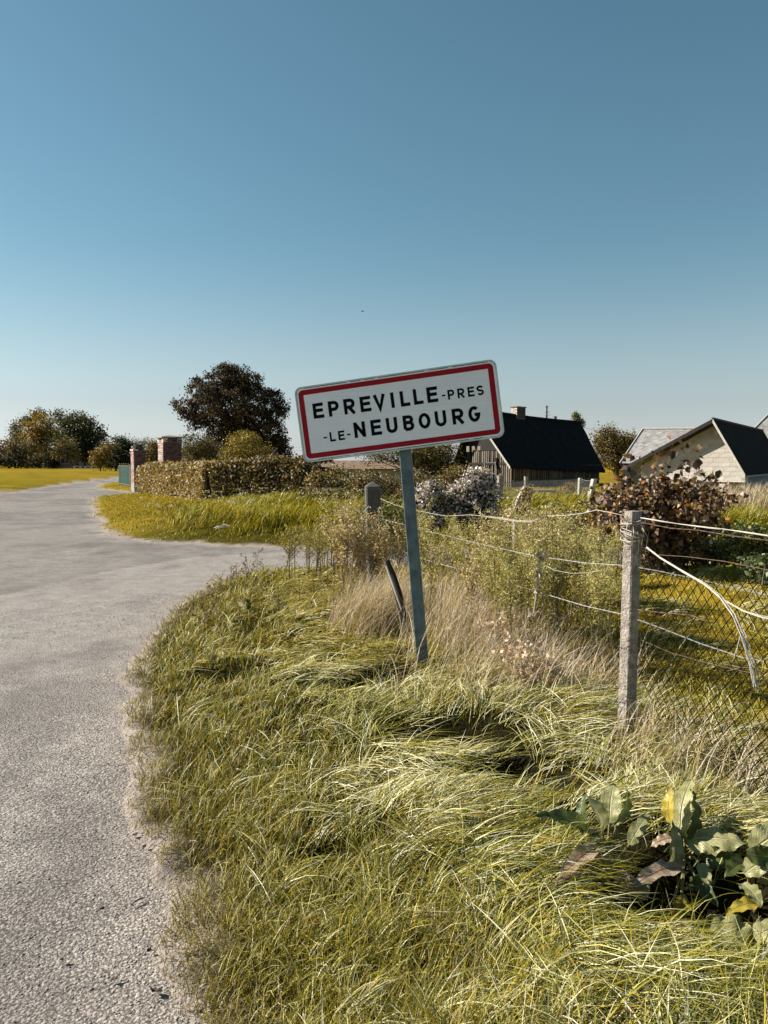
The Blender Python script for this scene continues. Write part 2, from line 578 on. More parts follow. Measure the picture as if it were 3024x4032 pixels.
def polar(n, r0, r1, a0=-40, a1=42):
    a = R(a0) + R(a1 - a0) * rng.random(n)
    r = r0 * (r1 / r0) ** rng.random(n)
    return np.sin(a) * r, np.cos(a) * r, r


def in_side_gap(x, y):
    return (y > 10.9) & (y < 14) & (x > -2)


# long combed grass of the near verge: tufts of blades that share a lean, shade-darkened thatch colour between them
def slim(x, y):
    """past the wire on the right: mown lawn"""
    return sstep(.05, .4, x - (1.3 + (3.8 - y) * .314)) * (y < 12) * (y > 1)


def flowf(x, y):
    return R(16) + R(170) * (fbm(x * .95 + 5, y * .95, 71, 2) - .5) + R(120) * sstep(-.1, -.9, x) * sstep(4.4, 3.2, y) * (fbm(x * .9, y * .9, 83, 2) - .2)


tx, ty, tr_ = polar(17000, 1.2, 14)
td = verge_d(tx, ty)
tp_ = fbm(tx * 1.1, ty * 1.1, 61)
tshort = np.clip(sstep(1.25, .7, td + (tp_ - .5) * .9) + sstep(8.5, 10.5, ty) + slim(tx, ty), 0, 1)
k = (td > .25) & (rng.random(len(tx)) > tshort * .92) & (hollow(tx, ty) < .22 + .2 * rng.random(len(tx))) & (rng.random(len(tx)) < .45 + 1.1 * sstep(.32, .5, fbm(tx * 3.4, ty * 3.4, 123))) & ((ty < 11.9) | (tx > 4.6))
tx, ty, tr_ = tx[k], ty[k], tr_[k]
nt_ = len(tx); per = 17
taz = flowf(tx, ty) + R(150) * (fbm(tx * 3.1, ty * 3.1, 171, 2) - .5) + rng.normal(0, .34, nt_) + np.where(rng.random(nt_) < .07, 2.2, 0)
tL = (.16 + .13 * rng.random(nt_)) * (.5 + 1.0 * fbm(tx * 2.6, ty * 2.6, 66))
tth = .80 + .45 * rng.random(nt_)
ttint = fbm(tx * 1.3 + 9, ty * 1.3, 91)
x = np.repeat(tx, per) + rng.normal(0, 1, nt_ * per) * np.repeat(.016 + .006 * tr_, per)
y = np.repeat(ty, per) + rng.normal(0, 1, nt_ * per) * np.repeat(.016 + .006 * tr_, per)
n = len(x); r = np.repeat(tr_, per)
az = np.repeat(taz, per) + rng.normal(0, .17, n)
stray = rng.random(n) < .05
az = np.where(stray, az + rng.normal(0, 1.2, n), az)
Ln = np.repeat(tL, per) * (.65 + .55 * rng.random(n))
th0 = np.repeat(tth, per) + rng.normal(0, .16, n) - .35 * stray
th1 = 1.55 + .40 * rng.random(n)
wd = np.maximum((.0024 + .0026 * rng.random(n) ** 1.5), .00095 * r)
pale = sstep(.46, .60, np.repeat(ttint, per))
colA = pick(PAL, n, [3, 2.6, 2.6, 3.6, 3.6, 2.4, .8])
colB = pick(PAL, n, [1, .8, 1, 4, 1.2, 7, .6])
col = np.where((rng.random(n) < pale * .75)[:, None], colB, colA)
z = Hf(x, y)
for msk, mt_, lab in ((r < 4.6, M_grass, 'long wind-combed yellow green grass lying over the roadside verge'), (r >= 4.6, M_grassmid, 'bright yellow green long grass of the verge around and beyond the sign post')):
    gold = np.array([.30, .225, .012]) * (.8 + .5 * rng.random((n, 1)))
    cc_ = np.where(((r > 4.3) & (x < .6) & (rng.random(n) < .55 * sstep(4.3, 6.5, r)))[:, None], gold, col)
    o = blades('grass', x[msk], y[msk], z[msk], Ln[msk], wd[msk], az[msk], np.maximum(.08, th0)[msk], th1[msk], cc_[msk], mt_, K=4, powr=.7)
    tag(o, lab, 'grass', kind='stuff')

# shorter upright grass: under the tufts, along the tarmac and on the mown garden
x, y, r = polar(260000, 1.2, 15)
d = verge_d(x, y)
patch = fbm(x * 1.1, y * 1.1, 61)
short_ = np.clip(sstep(1.15, .5, d + (patch - .5) * .9) + sstep(8.5, 10.5, y), 0, 1)
gard = slim(x, y)
cl_ = fbm(x * 9, y * 9, 140, 2)
k = (d > -.07 + .12 * cl_) & (rng.random(len(x)) < (.6 + .4 * sstep(0, .1, d)) * (.6 + 1.3 * sstep(.35, .55, cl_))) & (rng.random(len(x)) > .8 * sstep(.15, .35, hollow(x, y))) & ((y < 11.9) | (x > 4.6)) & (rng.random(len(x)) < .22 + .78 * np.clip(short_ + gard, 0, 1))
x, y, r, d, short_, gard = [q[k] for q in (x, y, r, d, short_, gard)]
n = len(x); z = Hf(x, y)
Ln = (.055 + .11 * rng.random(n) ** 1.5) * (1 - .3 * gard) * (.45 + 1.1 * fbm(x * 4, y * 4, 67)) * (.55 + .45 * sstep(0, .25, d)) * (1 - .35 * gard)
wd = np.maximum(.0017 + .0022 * rng.random(n) ** 1.5, .00095 * r)
colS = pick(PAL, n, [3.4, 3.6, 2.2, 2.2, 1.4, 1.4, 2.2]) * 1.1
colG = pick(PAL, n, [2, 8, .6, .6, .2, .1, 1.6]) * 1.15
col = np.where((rng.random(n) < gard)[:, None], colG, colS)
edge = sstep(.35, .05, d)[:, None] * .4
col = col * (1 - edge) + np.array([.20, .13, .03]) * edge
o = blades('grass', x, y, z, Ln, wd, rng.random(n) * 6.28, .05 + .8 * rng.random(n), .9 + 1.2 * rng.random(n), col, M_grassmid, K=3)
tag(o, 'short upright grass along the tarmac edge and on the mown garden beyond the wire', 'grass', kind='stuff')

# island, far verges and garden: shorter, fewer, wider blades
x, y, r = polar(150000, 12, 50)
d = verge_d(x, y)
k = (d > 0) & (rng.random(len(x)) < .3 + .7 * sstep(0, .8, d)) & ~((x < -7.5) & (y < 44) & (d < 1.6) & (rng.random(len(x)) < .8) & (x < -12.3 - (y - 24) * .38))
x, y, r, d = [q[k] for q in (x, y, r, d)]
n = len(x); z = Hf(x, y)
bank = sstep(-6.6, -3.2, x + (fbm(x * .8, y * .8, 12) - .5) * 4) * sstep(29, 25, y) * (x < 8)
Ln = .035 + .03 * rng.random(n) + bank * (.12 + .28 * rng.random(n)) * sstep(.2, 1.3, d) * (.1 + 1.5 * fbm(x * 1.5, y * 1.5, 14))
wd = .0008 * r * (1 + .1 * bank)
az = rng.random(n) * 6.28 * (1 - bank * .8) + bank * (R(-60) + R(140) * (fbm(x * .9, y * .9, 16) - .5) + rng.normal(0, .4, n))
colA = pick(PAL, n, [3, 7, 1, .8, .4, .1, 1.5])
colB = pick(PAL, n, [2, 2, 4, 1.5, 4, 1, .3])
mixb = bank * (.25 + .7 * sstep(.38, .55, fbm(x * .9, y * .9, 15)))
col = np.where((rng.random(n) < mixb)[:, None], colB, colA)
wd = wd * 1.15
o = blades('grass', x, y, z, Ln, wd, az, .1 + .5 * rng.random(n), .8 + .9 * rng.random(n), col, M_grassfar, K=3)
tag(o, 'mown yellow grass of the island, its tufted bank and the garden beyond', 'grass', kind='stuff')

# dry straw around the sign post and along the wire
def region(n, px0, px1, py0, py1, z=.15):
    px = px0 + (px1 - px0) * rng.random(n); py = py0 + (py1 - py0) * rng.random(n)
    q = np.array([G0(a, b, z) for a, b in zip(px, py)])
    return q[:, 0], q[:, 1]


def gaussp(n, c, sx, sy):
    return c[0] + rng.normal(0, sx, n), c[1] + rng.normal(0, sy, n)


xs, ys = [], []
for (px, py, sx, sy, nn) in [(1790, 2540, .20, .35, 800), (1960, 2600, .28, .3, 750), (1770, 2450, .20, .4, 900), (2150, 2640, .28, .25, 600), (1900, 2440, .35, .45, 1000), (2330, 2720, .25, .2, 550),
                          (2700, 3060, .2, .08, 160), (2950, 3150, .2, .08, 140), (2520, 2950, .10, .10, 120), (1440, 2480, .14, .2, 1300), (1530, 2440, .12, .2, 800), (2050, 2750, .4, .2, 500)]:
    a, b = gaussp(nn, G0(px, py, .15), sx, sy); xs.append(a); ys.append(b)
x = np.concatenate(xs); y = np.concatenate(ys)
k = (verge_d(x, y) > .6) & (y > 1.6) & (y < 9) & (rng.random(len(x)) > .8 * slim(x, y))
x, y = x[k], y[k]
n = len(x); z = Hf(x, y)
tall = sstep(4.0, 5.6, y)
Ln = (.20 + .22 * rng.random(n)) + .28 * tall * rng.random(n)
az = np.where(rng.random(n) < .6, R(30) + rng.normal(0, .7, n), rng.random(n) * 6.28)
o = blades('dry_grass', x, y, z, Ln, .0022 + .0028 * rng.random(n), az, .05 + .6 * rng.random(n), .6 + 1.2 * rng.random(n), pick(PAL_DRY, n, [4, 3, 3, 2, 2]), M_straw, K=5, powr=1.2)
tag(o, 'tall pinkish dry straw standing around the sign post and the wire', 'dry grass', kind='stuff')

# loose chippings on the tarmac and the gravel strip
def stones(name, n, x, y, z, s, col, material):
    o8 = np.array([[1, 0, 0], [-1, 0, 0], [0, 1, 0], [0, -1, 0], [0, 0, .45], [0, 0, -.4]], float)
    f8 = np.array([[0, 2, 4], [2, 1, 4], [1, 3, 4], [3, 0, 4], [2, 0, 5], [1, 2, 5], [3, 1, 5], [0, 3, 5]])
    v = o8[None] * s[:, None, None] * (.6 + .8 * rng.random((n, 6, 3)))
    a = rng.random(n) * 6.28; ca, sa = np.cos(a)[:, None], np.sin(a)[:, None]
    vx = v[..., 0] * ca - v[..., 1] * sa + x[:, None]; vy = v[..., 0] * sa + v[..., 1] * ca + y[:, None]; vz = v[..., 2] + z[:, None]
    Q = (f8[None] + (np.arange(n) * 6)[:, None, None]).reshape(-1, 3)
    return bulk(name, np.stack([vx, vy, vz], -1).reshape(-1, 3), 3, material, np.repeat(col, 6, 0), quads=Q)


m, nt, p, out = mat_new('chipping')
at = nt.nodes.new('ShaderNodeAttribute'); at.attribute_name = 'tint'
nt.links.new(at.outputs['Color'], p.inputs['Base Color']); p.inputs['Roughness'].default_value = .85; p.inputs['Specular IOR Level'].default_value = .3
M_chip = m
x, y, r = polar(60000, 1.5, 9, -40, 5)
d = verge_d(x, y)
k = (d < .12) & (rng.random(len(x)) < .12 + .30 * sstep(-.6, 0, d) + .75 * sstep(.45, .75, fbm(x * 1.7, y * .9, 33, 4)))
x, y, r, d = [q[k] for q in (x, y, r, d)]
n = len(x)
s = (.0016 + .0034 * rng.random(n) ** 3) * (1 + .10 * r) + .005 * (rng.random(n) < .006)
g = .15 + .20 * rng.random((n, 1))
col = g * np.array([1.06, .97, .88]) * np.where(rng.random((n, 1)) < .06, .5, 1)
o = stones('gravel', n, x, y, np.maximum((fbm(x * .8, y * .8, 90) - .5) * .02, Hf(x, y)) + s * .15, s, col, M_chip)
tag(o, 'loose pale chippings lying on the worn tarmac and its gritty edge', 'gravel', kind='stuff')

# ------------------------------------------------------------------ town sign
M_signw = mat('sign_white', (.90, .885, .905), .35, var=.05, scale=3, bump=.04, bscale=120, stretch=(1, 1, 40))
M_signr = mat('sign_red', (.34, .010, .018), .6, spec=.15, var=.06, scale=6)
M_black = mat('sign_black', (.005, .005, .006), .8, spec=.1, var=.1)
M_alu = mat('sign_frame', (.55, .62, .58), .45, metal=.25, var=.12, scale=14, bump=.05)
M_galv = mat('galvanised_steel', (.085, .13, .15), .6, metal=.2, var=.35, scale=11, bump=.05, bscale=40, col2=(.16, .215, .235))
M_grime = mat('sign_grime', (.03, .035, .03), .8, var=.3)

SC = W(1567, 1622, 5.0)
yaw, roll = R(-7.0), R(-7.35)
base_pt = W(1664, 2600, 5.06)
gz = Hs(base_pt.x, base_pt.y)
su = Vector((math.cos(yaw), math.sin(yaw), 0))
sn = Vector((math.sin(yaw), -math.cos(yaw), 0))            # towards the road
u = su * math.cos(roll) + Vector((0, 0, -1)) * math.sin(roll)
v = -su * math.sin(roll) * -1 * -1 + Vector((0, 0, 1)) * math.cos(roll)
v = (sn.cross(u)).normalized(); v = -v if v.z < 0 else v
sign = thing('town_sign', (base_pt.x, base_pt.y, gz), 'leaning white town name sign with red border on a grey steel post', 'sign')


def S(a, b, c=0.0):
    return SC + u * a + v * b + sn * c


def rrect(w, h, r, k=6):
    pts = []
    for cx, cy, a0 in ((w - r, h - r, 0), (-w + r, h - r, 90), (-w + r, -h + r, 180), (w - r, -h + r, 270)):
        for i in range(k + 1):
            a = R(a0 + 90 * i / k)
            pts.append((cx + r * math.cos(a), cy + r * math.sin(a)))
    return pts


SW, SHH = .665, .25
MB().prism([S(a, b, -.028) for a, b in rrect(SW - .012, SHH - .012, .035)], sn * .030).build('panel', M_signw, sign)
# folded aluminium edge: a rim standing 4 mm proud of the panel and 40 mm deep
o1, i1 = rrect(SW, SHH, .045), rrect(SW - .010, SHH - .010, .036)
mb = MB(); n = len(o1)
vs = [S(a, b, .006) for a, b in o1] + [S(a, b, .006) for a, b in i1] + [S(a, b, -.045) for a, b in o1] + [S(a, b, .0) for a, b in i1] + [S(a * .985, b * .97, -.045) for a, b in o1]
fs = []
for i in range(n):
    j = (i + 1) % n
    fs += [(i, j, n + j, n + i), (i, 2 * n + i, 2 * n + j, j), (n + i, n + j, 3 * n + j, 3 * n + i), (2 * n + i, 4 * n + i, 4 * n + j, 2 * n + j)]
mb.add(vs, fs).build('edge_frame', M_alu, sign)
# dark grimy joint between frame and panel, along top and bottom
for y0, xa, xb in ((SHH - .0125, -.60, .61), (-SHH + .0125, -.56, .52)):
    xx = xa; mb = MB()
    while xx < xb:
        l = random.uniform(.05, .22)
        mb.prism([S(xx, y0 - .0016, .0025), S(min(xx + l, xb), y0 - .0016, .0025), S(min(xx + l, xb), y0 + .0016, .0025), S(xx, y0 + .0016, .0025)], sn * .001)
        xx += l + random.choice([.0, .01, .03])
    mb.build('grime_line', M_grime, sign)['kind'] = 'stuff'
o1, i1 = rrect(.642, .227, .030), rrect(.608, .194, .004)
n = len(o1)
mb = MB()
vs = [S(a, b, .0032) for a, b in o1] + [S(a, b, .0032) for a, b in i1] + [S(a, b, .0021) for a, b in o1] + [S(a, b, .0021) for a, b in i1]
fs = []
for i in range(n):
    j = (i + 1) % n
    fs += [(i, j, n + j, n + i), (i, 2 * n + i, 2 * n + j, j), (n + i, n + j, 3 * n + j, 3 * n + i)]
mb.add(vs, fs).build('border', M_signr, sign)


def arc(cx, cy, rx, ry, a0, a1, k=12):
    return [(cx + rx * math.cos(R(a0 + (a1 - a0) * i / k)), cy + ry * math.sin(R(a0 + (a1 - a0) * i / k))) for i in range(k + 1)]


def strokes(ch, w, h, s):
    """centre lines of a letter in a w x h box, stroke s"""
    e = s / 2
    l, r_, b, t_ = e, w - e, e, h - e
    mid = h * .52
    if ch == 'I': return [[(w / 2, 0), (w / 2, h)]]
    if ch == '-': return [[(0, h / 2), (w, h / 2)]]
    if ch == 'L': return [[(l, h), (l, b), (w, b)]]
    if ch == 'E': return [[(w, t_), (l, t_), (l, b), (w, b)], [(l, mid), (w * .93, mid)]]
    if ch in 'PR':
        rr_ = (t_ - h * .45) / 2
        P = [[(l, 0), (l, t_), (r_ - rr_, t_)] + arc(r_ - rr_, t_ - rr_, rr_, rr_, 90, -90)[1:] + [(l, t_ - 2 * rr_)]]
        if ch == 'R': P.append([(w * .45, h * .45), (w - e * .7, 0)])
        return P
    if ch == 'V': return [[(e * .8, h), (w / 2, e * .6), (w - e * .8, h)]]
    if ch == 'N': return [[(l, 0), (l, h)], [(l + e * .1, h - e * .9), (r_ - e * .1, e * .9)], [(r_, 0), (r_, h)]]
    if ch == 'U':
        rr_ = (r_ - l) / 2
        return [[(l, h), (l, b + rr_)] + arc(w / 2, b + rr_, rr_, rr_, 180, 360)[1:] + [(r_, h)]]
    if ch == 'O': return [arc(w / 2, h / 2, w / 2 - e, h / 2 - e, 90, 450, 32)]
    if ch == 'B':
        h1 = (t_ - h * .53) / 2; h2 = (h * .53 - b) / 2
        return [[(l, b), (l, t_), (r_ - h1 - w * .04, t_)] + arc(r_ - h1 - w * .04, t_ - h1, h1, h1, 90, -90)[1:] + [(l, h * .53)],
                [(l, h * .53), (r_ - h2, h * .53)] + arc(r_ - h2, b + h2, h2, h2, 90, -90)[1:] + [(l, b)]]
    if ch == 'G':
        return [arc(w / 2, h / 2, w / 2 - e, h / 2 - e, 48, 345, 26) + [(r_, h * .46), (w * .52, h * .46)]]
    if ch == 'S':
        q = (h - s) / 4
        return [arc(w / 2, h - e - q, w / 2 - e, q, 25, 270, 14) + arc(w / 2, e + q, w / 2 - e, q, 90, -155, 14)[1:]]


def ribbon(mb, pts, s, off, c):
    """flat stroke with mitred joins, extruded"""
    closed = (abs(pts[0][0] - pts[-1][0]) + abs(pts[0][1] - pts[-1][1])) < 1e-6
    n = len(pts); Lf, Rt = [], []
    for i, p_ in enumerate(pts):
        a = pts[i - 1] if i > 0 else (pts[-2] if closed else None)
        b = pts[i + 1] if i < n - 1 else (pts[1] if closed else None)
        def nrm(p0, p1):
            dx, dy = p1[0] - p0[0], p1[1] - p0[1]; l_ = math.hypot(dx, dy) or 1
            return (-dy / l_, dx / l_)
        n1_ = nrm(a, p_) if a else None; n2_ = nrm(p_, b) if b else None
        if n1_ and n2_:
            mxx, myy = n1_[0] + n2_[0], n1_[1] + n2_[1]; l_ = math.hypot(mxx, myy) or 1
            mxx /= l_; myy /= l_
            kk = min(1 / max(.35, mxx * n1_[0] + myy * n1_[1]), 2.6)
        else:
            (mxx, myy), kk = (n1_ or n2_), 1
        Lf.append((p_[0] + mxx * s / 2 * kk, p_[1] + myy * s / 2 * kk)); Rt.append((p_[0] - mxx * s / 2 * kk, p_[1] - myy * s / 2 * kk))
    q = lambda p_, h_: S(off[0] + p_[0], off[1] + p_[1], h_)
    vs = [q(p_, c) for p_ in Lf] + [q(p_, c) for p_ in Rt] + [q(p_, .0021) for p_ in Lf] + [q(p_, .0021) for p_ in Rt]
    fs = []
    for i in range(n - 1):
        fs += [(i, i + 1, n + i + 1, n + i), (i, 2 * n + i, 2 * n + i + 1, i + 1), (n + i, n + i + 1, 3 * n + i + 1, 3 * n + i)]
    if not closed: fs += [(0, n, 3 * n, 2 * n), (n - 1, 3 * n - 1, 4 * n - 1, 2 * n - 1)]
    mb.add(vs, fs)


LET = [('E', -.558, -.487, .03, .1), ('P', -.454, -.383, .03, .1), ('R', -.350, -.276, .03, .1), ('E', -.241, -.170, .03, .1), ('V', -.150, -.073, .03, .1), ('I', -.037, -.015, .03, .1),
       ('L', .025, .087, .03, .1), ('L', .112, .174, .03, .1), ('E', .200, .270, .03, .1), ('-', .295, .318, .033, .062), ('P', .334, .377, .033, .062), ('R', .397, .442, .033, .062), ('E', .463, .506, .033, .062), ('S', .521, .566, .033, .062),
       ('-', -.511, -.488, -.133, .062), ('L', -.469, -.430, -.133, .062), ('E', -.411, -.369, -.133, .062), ('-', -.352, -.330, -.133, .062),
       ('N', -.303, -.227, -.131, .101), ('E', -.190, -.120, -.131, .101), ('U', -.087, -.014, -.131, .101), ('B', .024, .095, -.131, .101), ('O', .126, .203, -.131, .101), ('U', .234, .307, -.131, .101), ('R', .345, .419, -.131, .101), ('G', .450, .526, -.131, .101)]
for ch, a, b, v0, hh_ in LET:
    mb = MB(); s_ = .0215 if hh_ > .08 else .0125
    if ch == '-': s_ = .010
    for i, st in enumerate(strokes(ch, b - a, hh_, s_)):
        ribbon(mb, st, s_, (a, v0), .0032 + .0004 * i)
    mb.build('letter', M_black, sign)
MB().prism([S(.116, .127, .0045), S(.1185, .127, .0045), S(.120, .143, .0045), S(.1185, .143, .0045)], sn * .0005).build('scratch', M_grime, sign)
# post: rectangular tube behind the panel
top = S(.03, .20, -.052)
pdir = (top - base_pt).normalized()
foot = base_pt - pdir * .5
e1 = (su - pdir * su.dot(pdir)).normalized() * .0395; e2 = pdir.cross(e1).normalized() * .021
q4 = [-e1 - e2, e1 - e2, e1 + e2, -e1 + e2]
mb = MB()
def rpost(c):
    pts = []
    for sx_, sy2 in ((1, 1), (-1, 1), (-1, -1), (1, -1)):
        for da in (0, 45, 90):
            a0 = {(1, 1): 0, (-1, 1): 90, (-1, -1): 180, (1, -1): 270}[(sx_, sy2)]
            a = R(a0 + da)
            pts.append(c + e1 * (sx_ * .86) + e1.normalized() * .0055 * math.cos(a) + e2 * (sy2 * .76) + e2.normalized() * .0055 * math.sin(a))
    return pts
pa, pb = rpost(foot), rpost(top)
nn = len(pa)
mb.add(pa + pb, [(i, (i + 1) % nn, nn + (i + 1) % nn, nn + i) for i in range(nn)] + [tuple(range(nn))[::-1], tuple(range(nn, 2 * nn))])
mb.build('post', M_galv, sign)
MB().prism(rpost(top + pdir * .0005), pdir * .006).build('post_cap', M_black, sign)
for b in (-.13, .13):
    MB().box(S(.02, b, -.036), u * .60, v * .018, sn * .006).build('mounting_rail', M_alu, sign)
for b in (-.13, .13):
    MB().box(S(.035, b, -.080) - sn * .018, u * .055, v * .018, sn * .003).build('clamp', M_alu, sign)

# ------------------------------------------------------------------ leaves, trees, hedges
def leafcloud(name, C, size, pal, material, parent=None, wts=None, flat=.0, asp=.55, tintnoise=.25, mult=None):
    """one folded diamond per leaf"""
    n = len(C)
    size = np.broadcast_to(size, (n,)) * (.65 + .7 * rng.random(n))
    d1 = rng.normal(0, 1, (n, 3)); d1[:, 2] *= (1 - flat); d1 /= np.linalg.norm(d1, axis=1, keepdims=True)
    d2 = rng.normal(0, 1, (n, 3)); d2 -= (d2 * d1).sum(1, keepdims=True) * d1; d2 /= np.linalg.norm(d2, axis=1, keepdims=True)
    d3 = np.cross(d1, d2)
    s = size[:, None]
    V = np.stack([C - d1 * s * .5, C + d2 * s * asp * .5 + d3 * s * .12, C + d1 * s * .5, C - d2 * s * asp * .5 + d3 * s * .12], 1)
    Q = np.arange(n * 4).reshape(n, 4)
    w = np.ones(len(pal)) if wts is None else np.array(wts, float)
    col = np.array(pal)[rng.choice(len(pal), n, p=w / w.sum())] * (1 - tintnoise + 2 * tintnoise * rng.random((n, 1)))
    if mult is not None: col = col * mult[:, None]
    return bulk(name, V.reshape(-1, 3), 4, material, np.repeat(col, 4, 0), parent, quads=Q)


def lobe_pts(lobes, n_clump, per, spread, shell=.55):
    """leaf positions in clumps through ellipsoids (c, (rx,ry,rz)); returns points and clump centres"""
    vol = np.array([l[1][0] * l[1][2] for l in lobes]); vol = vol / vol.sum()
    cc = []
    for l, vv in zip(lobes, vol):
        m_ = max(4, int(n_clump * vv))
        d = rng.normal(0, 1, (m_, 3)); d /= np.linalg.norm(d, axis=1, keepdims=True)
        rr_ = (shell + (1.05 - shell) * rng.random(m_) ** .7)[:, None]
        cc.append(np.array(l[0]) + d * rr_ * np.array(l[1]))
    cc = np.concatenate(cc)
    m_ = len(cc)
    pts = np.repeat(cc, per, 0) + rng.normal(0, 1, (m_ * per, 3)) * np.array([spread, spread, spread * .7])
    return pts, cc


def tree(name, label, cat, px_base, d, lobes_px, n_clump, per, leaf, pal, wts=None, trunk=None, group=None, material=None, spread=None, shell=.45, limbs=14, ground_z=0., twigs=0, trunk_top=None, depthk=1.0):
    """lobes_px: (px, py, rx_px, ry_px[, depth offset m])"""
    k = MPP(d)
    lobes = []
    for l in lobes_px:
        dz = l[4] if len(l) > 4 else 0
        c = W(l[0], l[1], d + dz)
        lobes.append(((c.x, c.y, c.z), (l[2] * k, l[2] * k * depthk, l[3] * k)))
    b = W(px_base, 1830, d); bz = Hs(b.x, b.y) if ground_z == 0 else ground_z
    t = thing(name, (b.x, b.y, bz), label, cat, group)
    pts, cc = lobe_pts(lobes, n_clump, per, spread or leaf * 1.6, shell)
    ml = np.repeat(.55 + .9 * rng.random(len(cc)) ** 1.3, per)
    ok_ = pts[:, 2] > bz + .02
    leafcloud('crown', pts[ok_], leaf, pal, material or M_leafdull, t, wts, mult=ml[ok_])
    mb = MB()
    tr = trunk or .25
    zs = sorted([l[0][2] for l in lobes])
    topz = zs[len(zs) // 2] if trunk_top is None else trunk_top
    cx = np.mean([l[0][0] for l in lobes])
    n_ = 7
    tp = [Vector((b.x + (cx - b.x) * (i / n_) ** 2 + random.uniform(-.3, .3) * tr * (i > 0), b.y, bz - .2 + (topz - bz + .2) * i / n_)) for i in range(n_ + 1)]
    mb.tube(tp, [tr * (1.25 if i == 0 else 1) * (1 - .6 * i / n_) for i in range(n_ + 1)], 7)
    for i in range(limbs):
        c = Vector(cc[random.randrange(len(cc))])
        j = random.randrange(2, n_ + 1)
        s0 = tp[j]
        mid = s0.lerp(c, .5) + Vector((random.uniform(-1, 1), random.uniform(-1, 1), random.uniform(-.2, .6))) * (c - s0).length * .12
        r0 = tr * .35 * (1 - .5 * j / n_)
        mb.tube([s0, s0.lerp(mid, .5), mid, c], [r0, r0 * .8, r0 * .55, r0 * .15], 5)
    for i in range(twigs):
        c = Vector(cc[random.randrange(len(cc))])
        o_ = Vector((random.uniform(-1, 1), random.uniform(-.5, .5), random.uniform(.2, 1.3))) * leaf * 4
        mb.tube([c - o_ * .6, c + o_ * .3, c + o_], [leaf * .07, leaf * .05, leaf * .02], 3)
    mb.build('trunk', M_bark, t)
    return t


P_BEECH = [(.055, .038, .022), (.10, .065, .04), (.03, .024, .014), (.18, .12, .085), (.05, .048, .02)]
P_DKGRN = [(.05, .058, .02), (.09, .09, .03), (.028, .034, .012), (.17, .155, .06)]
P_GOLD = [(.36, .23, .04), (.26, .16, .03), (.44, .30, .07), (.15, .11, .03)]
P_BROWN = [(.20, .135, .05), (.13, .09, .035), (.27, .19, .08), (.08, .06, .025), (.16, .14, .04)]
P_GREY = [(.14, .15, .09), (.20, .20, .12), (.09, .10, .06)]
P_HEDGE = [(.30, .21, .10), (.46, .36, .23), (.19, .13, .045), (.07, .05, .015), (.30, .21, .05), (.60, .51, .38)]  # lighter copy: sun on the lit stretches is put into the leaf colours
P_HEDGED = [(.16, .11, .04), (.38, .29, .17), (.06, .045, .015), (.035, .03, .012), (.30, .20, .05), (.58, .50, .36)]  # darker copy: shade of the right stretch is put into the leaf colours

tree('beech_tree', 'large dark copper beech tree standing behind the hedge', 'tree', 930, 60,
     [(895, 1500, 75, 65), (955, 1510, 75, 65), (900, 1455, 42, 28), (815, 1550, 80, 55, -1), (742, 1612, 42, 42, -1), (1010, 1570, 85, 65), (1080, 1640, 42, 70), (900, 1610, 120, 70, -1.5),
      (790, 1650, 75, 40, -1), (1030, 1700, 85, 70, -1), (1095, 1750, 34, 60), (1122, 1790, 26, 46), (700, 1600, 18, 20), (1110, 1600, 22, 30), (1040, 1820, 60, 40), (930, 1700, 130, 80), (1000, 1780, 100, 60), (870, 1780, 120, 60, 1), (1075, 1560, 32, 22), (815, 1480, 22, 16, -.5), (775, 1500, 14, 9)],
     1250, 44, .17, P_BEECH, [3, 3, 3, 1.5, 1.5], trunk=.42, shell=.35, limbs=46, twigs=60, spread=.19, depthk=.8)
tree('holly_shrub', 'dark green brown shrub beside the tall brick pillar', 'shrub', 790, 45, [(770, 1760, 62, 55), (830, 1780, 50, 50), (790, 1810, 90, 40), (745, 1800, 35, 45)], 340, 26, .10,
     P_BROWN + P_DKGRN[:1], [2, 3, 1, 2, 3, 3], trunk=.08, limbs=20, twigs=40, spread=.16)
tree('golden_shrub', 'golden green bushy shrub rising above the hedge below the beech', 'shrub', 975, 42, [(950, 1755, 60, 55), (1010, 1790, 65, 50), (920, 1800, 50, 40), (985, 1725, 30, 26), (970, 1820, 95, 30)], 380, 26, .095,
     [(.34, .25, .05), (.24, .18, .035), (.44, .34, .10), (.11, .10, .03)], trunk=.07, limbs=20, twigs=50, spread=.15)
# distant group at the far edge of the field
tree('maple_tree', 'golden yellow round tree at the far edge of the field', 'tree', 160, 200, [(160, 1680, 52, 48), (125, 1730, 42, 55), (180, 1740, 45, 65), (150, 1785, 62, 45), (205, 1700, 28, 30)], 260, 22, .62, P_GOLD, trunk=.4, shell=.3, spread=.8)
tree('oak_tree', 'broad dark green tree beside the golden one across the field', 'tree', 300, 195, [(310, 1665, 60, 40), (358, 1700, 52, 45), (265, 1690, 42, 45), (392, 1735, 26, 26), (300, 1725, 60, 40), (405, 1765, 14, 14), (240, 1735, 30, 35), (345, 1750, 40, 22)], 300, 22, .60, P_DKGRN, trunk=.5, shell=.35, limbs=30, spread=.75)
tree('ash_tree', 'grey green tree showing behind the golden tree, leftmost in the far group', 'tree', 90, 225, [(72, 1695, 26, 38), (118, 1652, 28, 26), (60, 1730, 20, 20), (155, 1630, 26, 18), (230, 1635, 22, 20)], 130, 20, .60, P_GREY, trunk=.3, shell=.25, spread=.8)
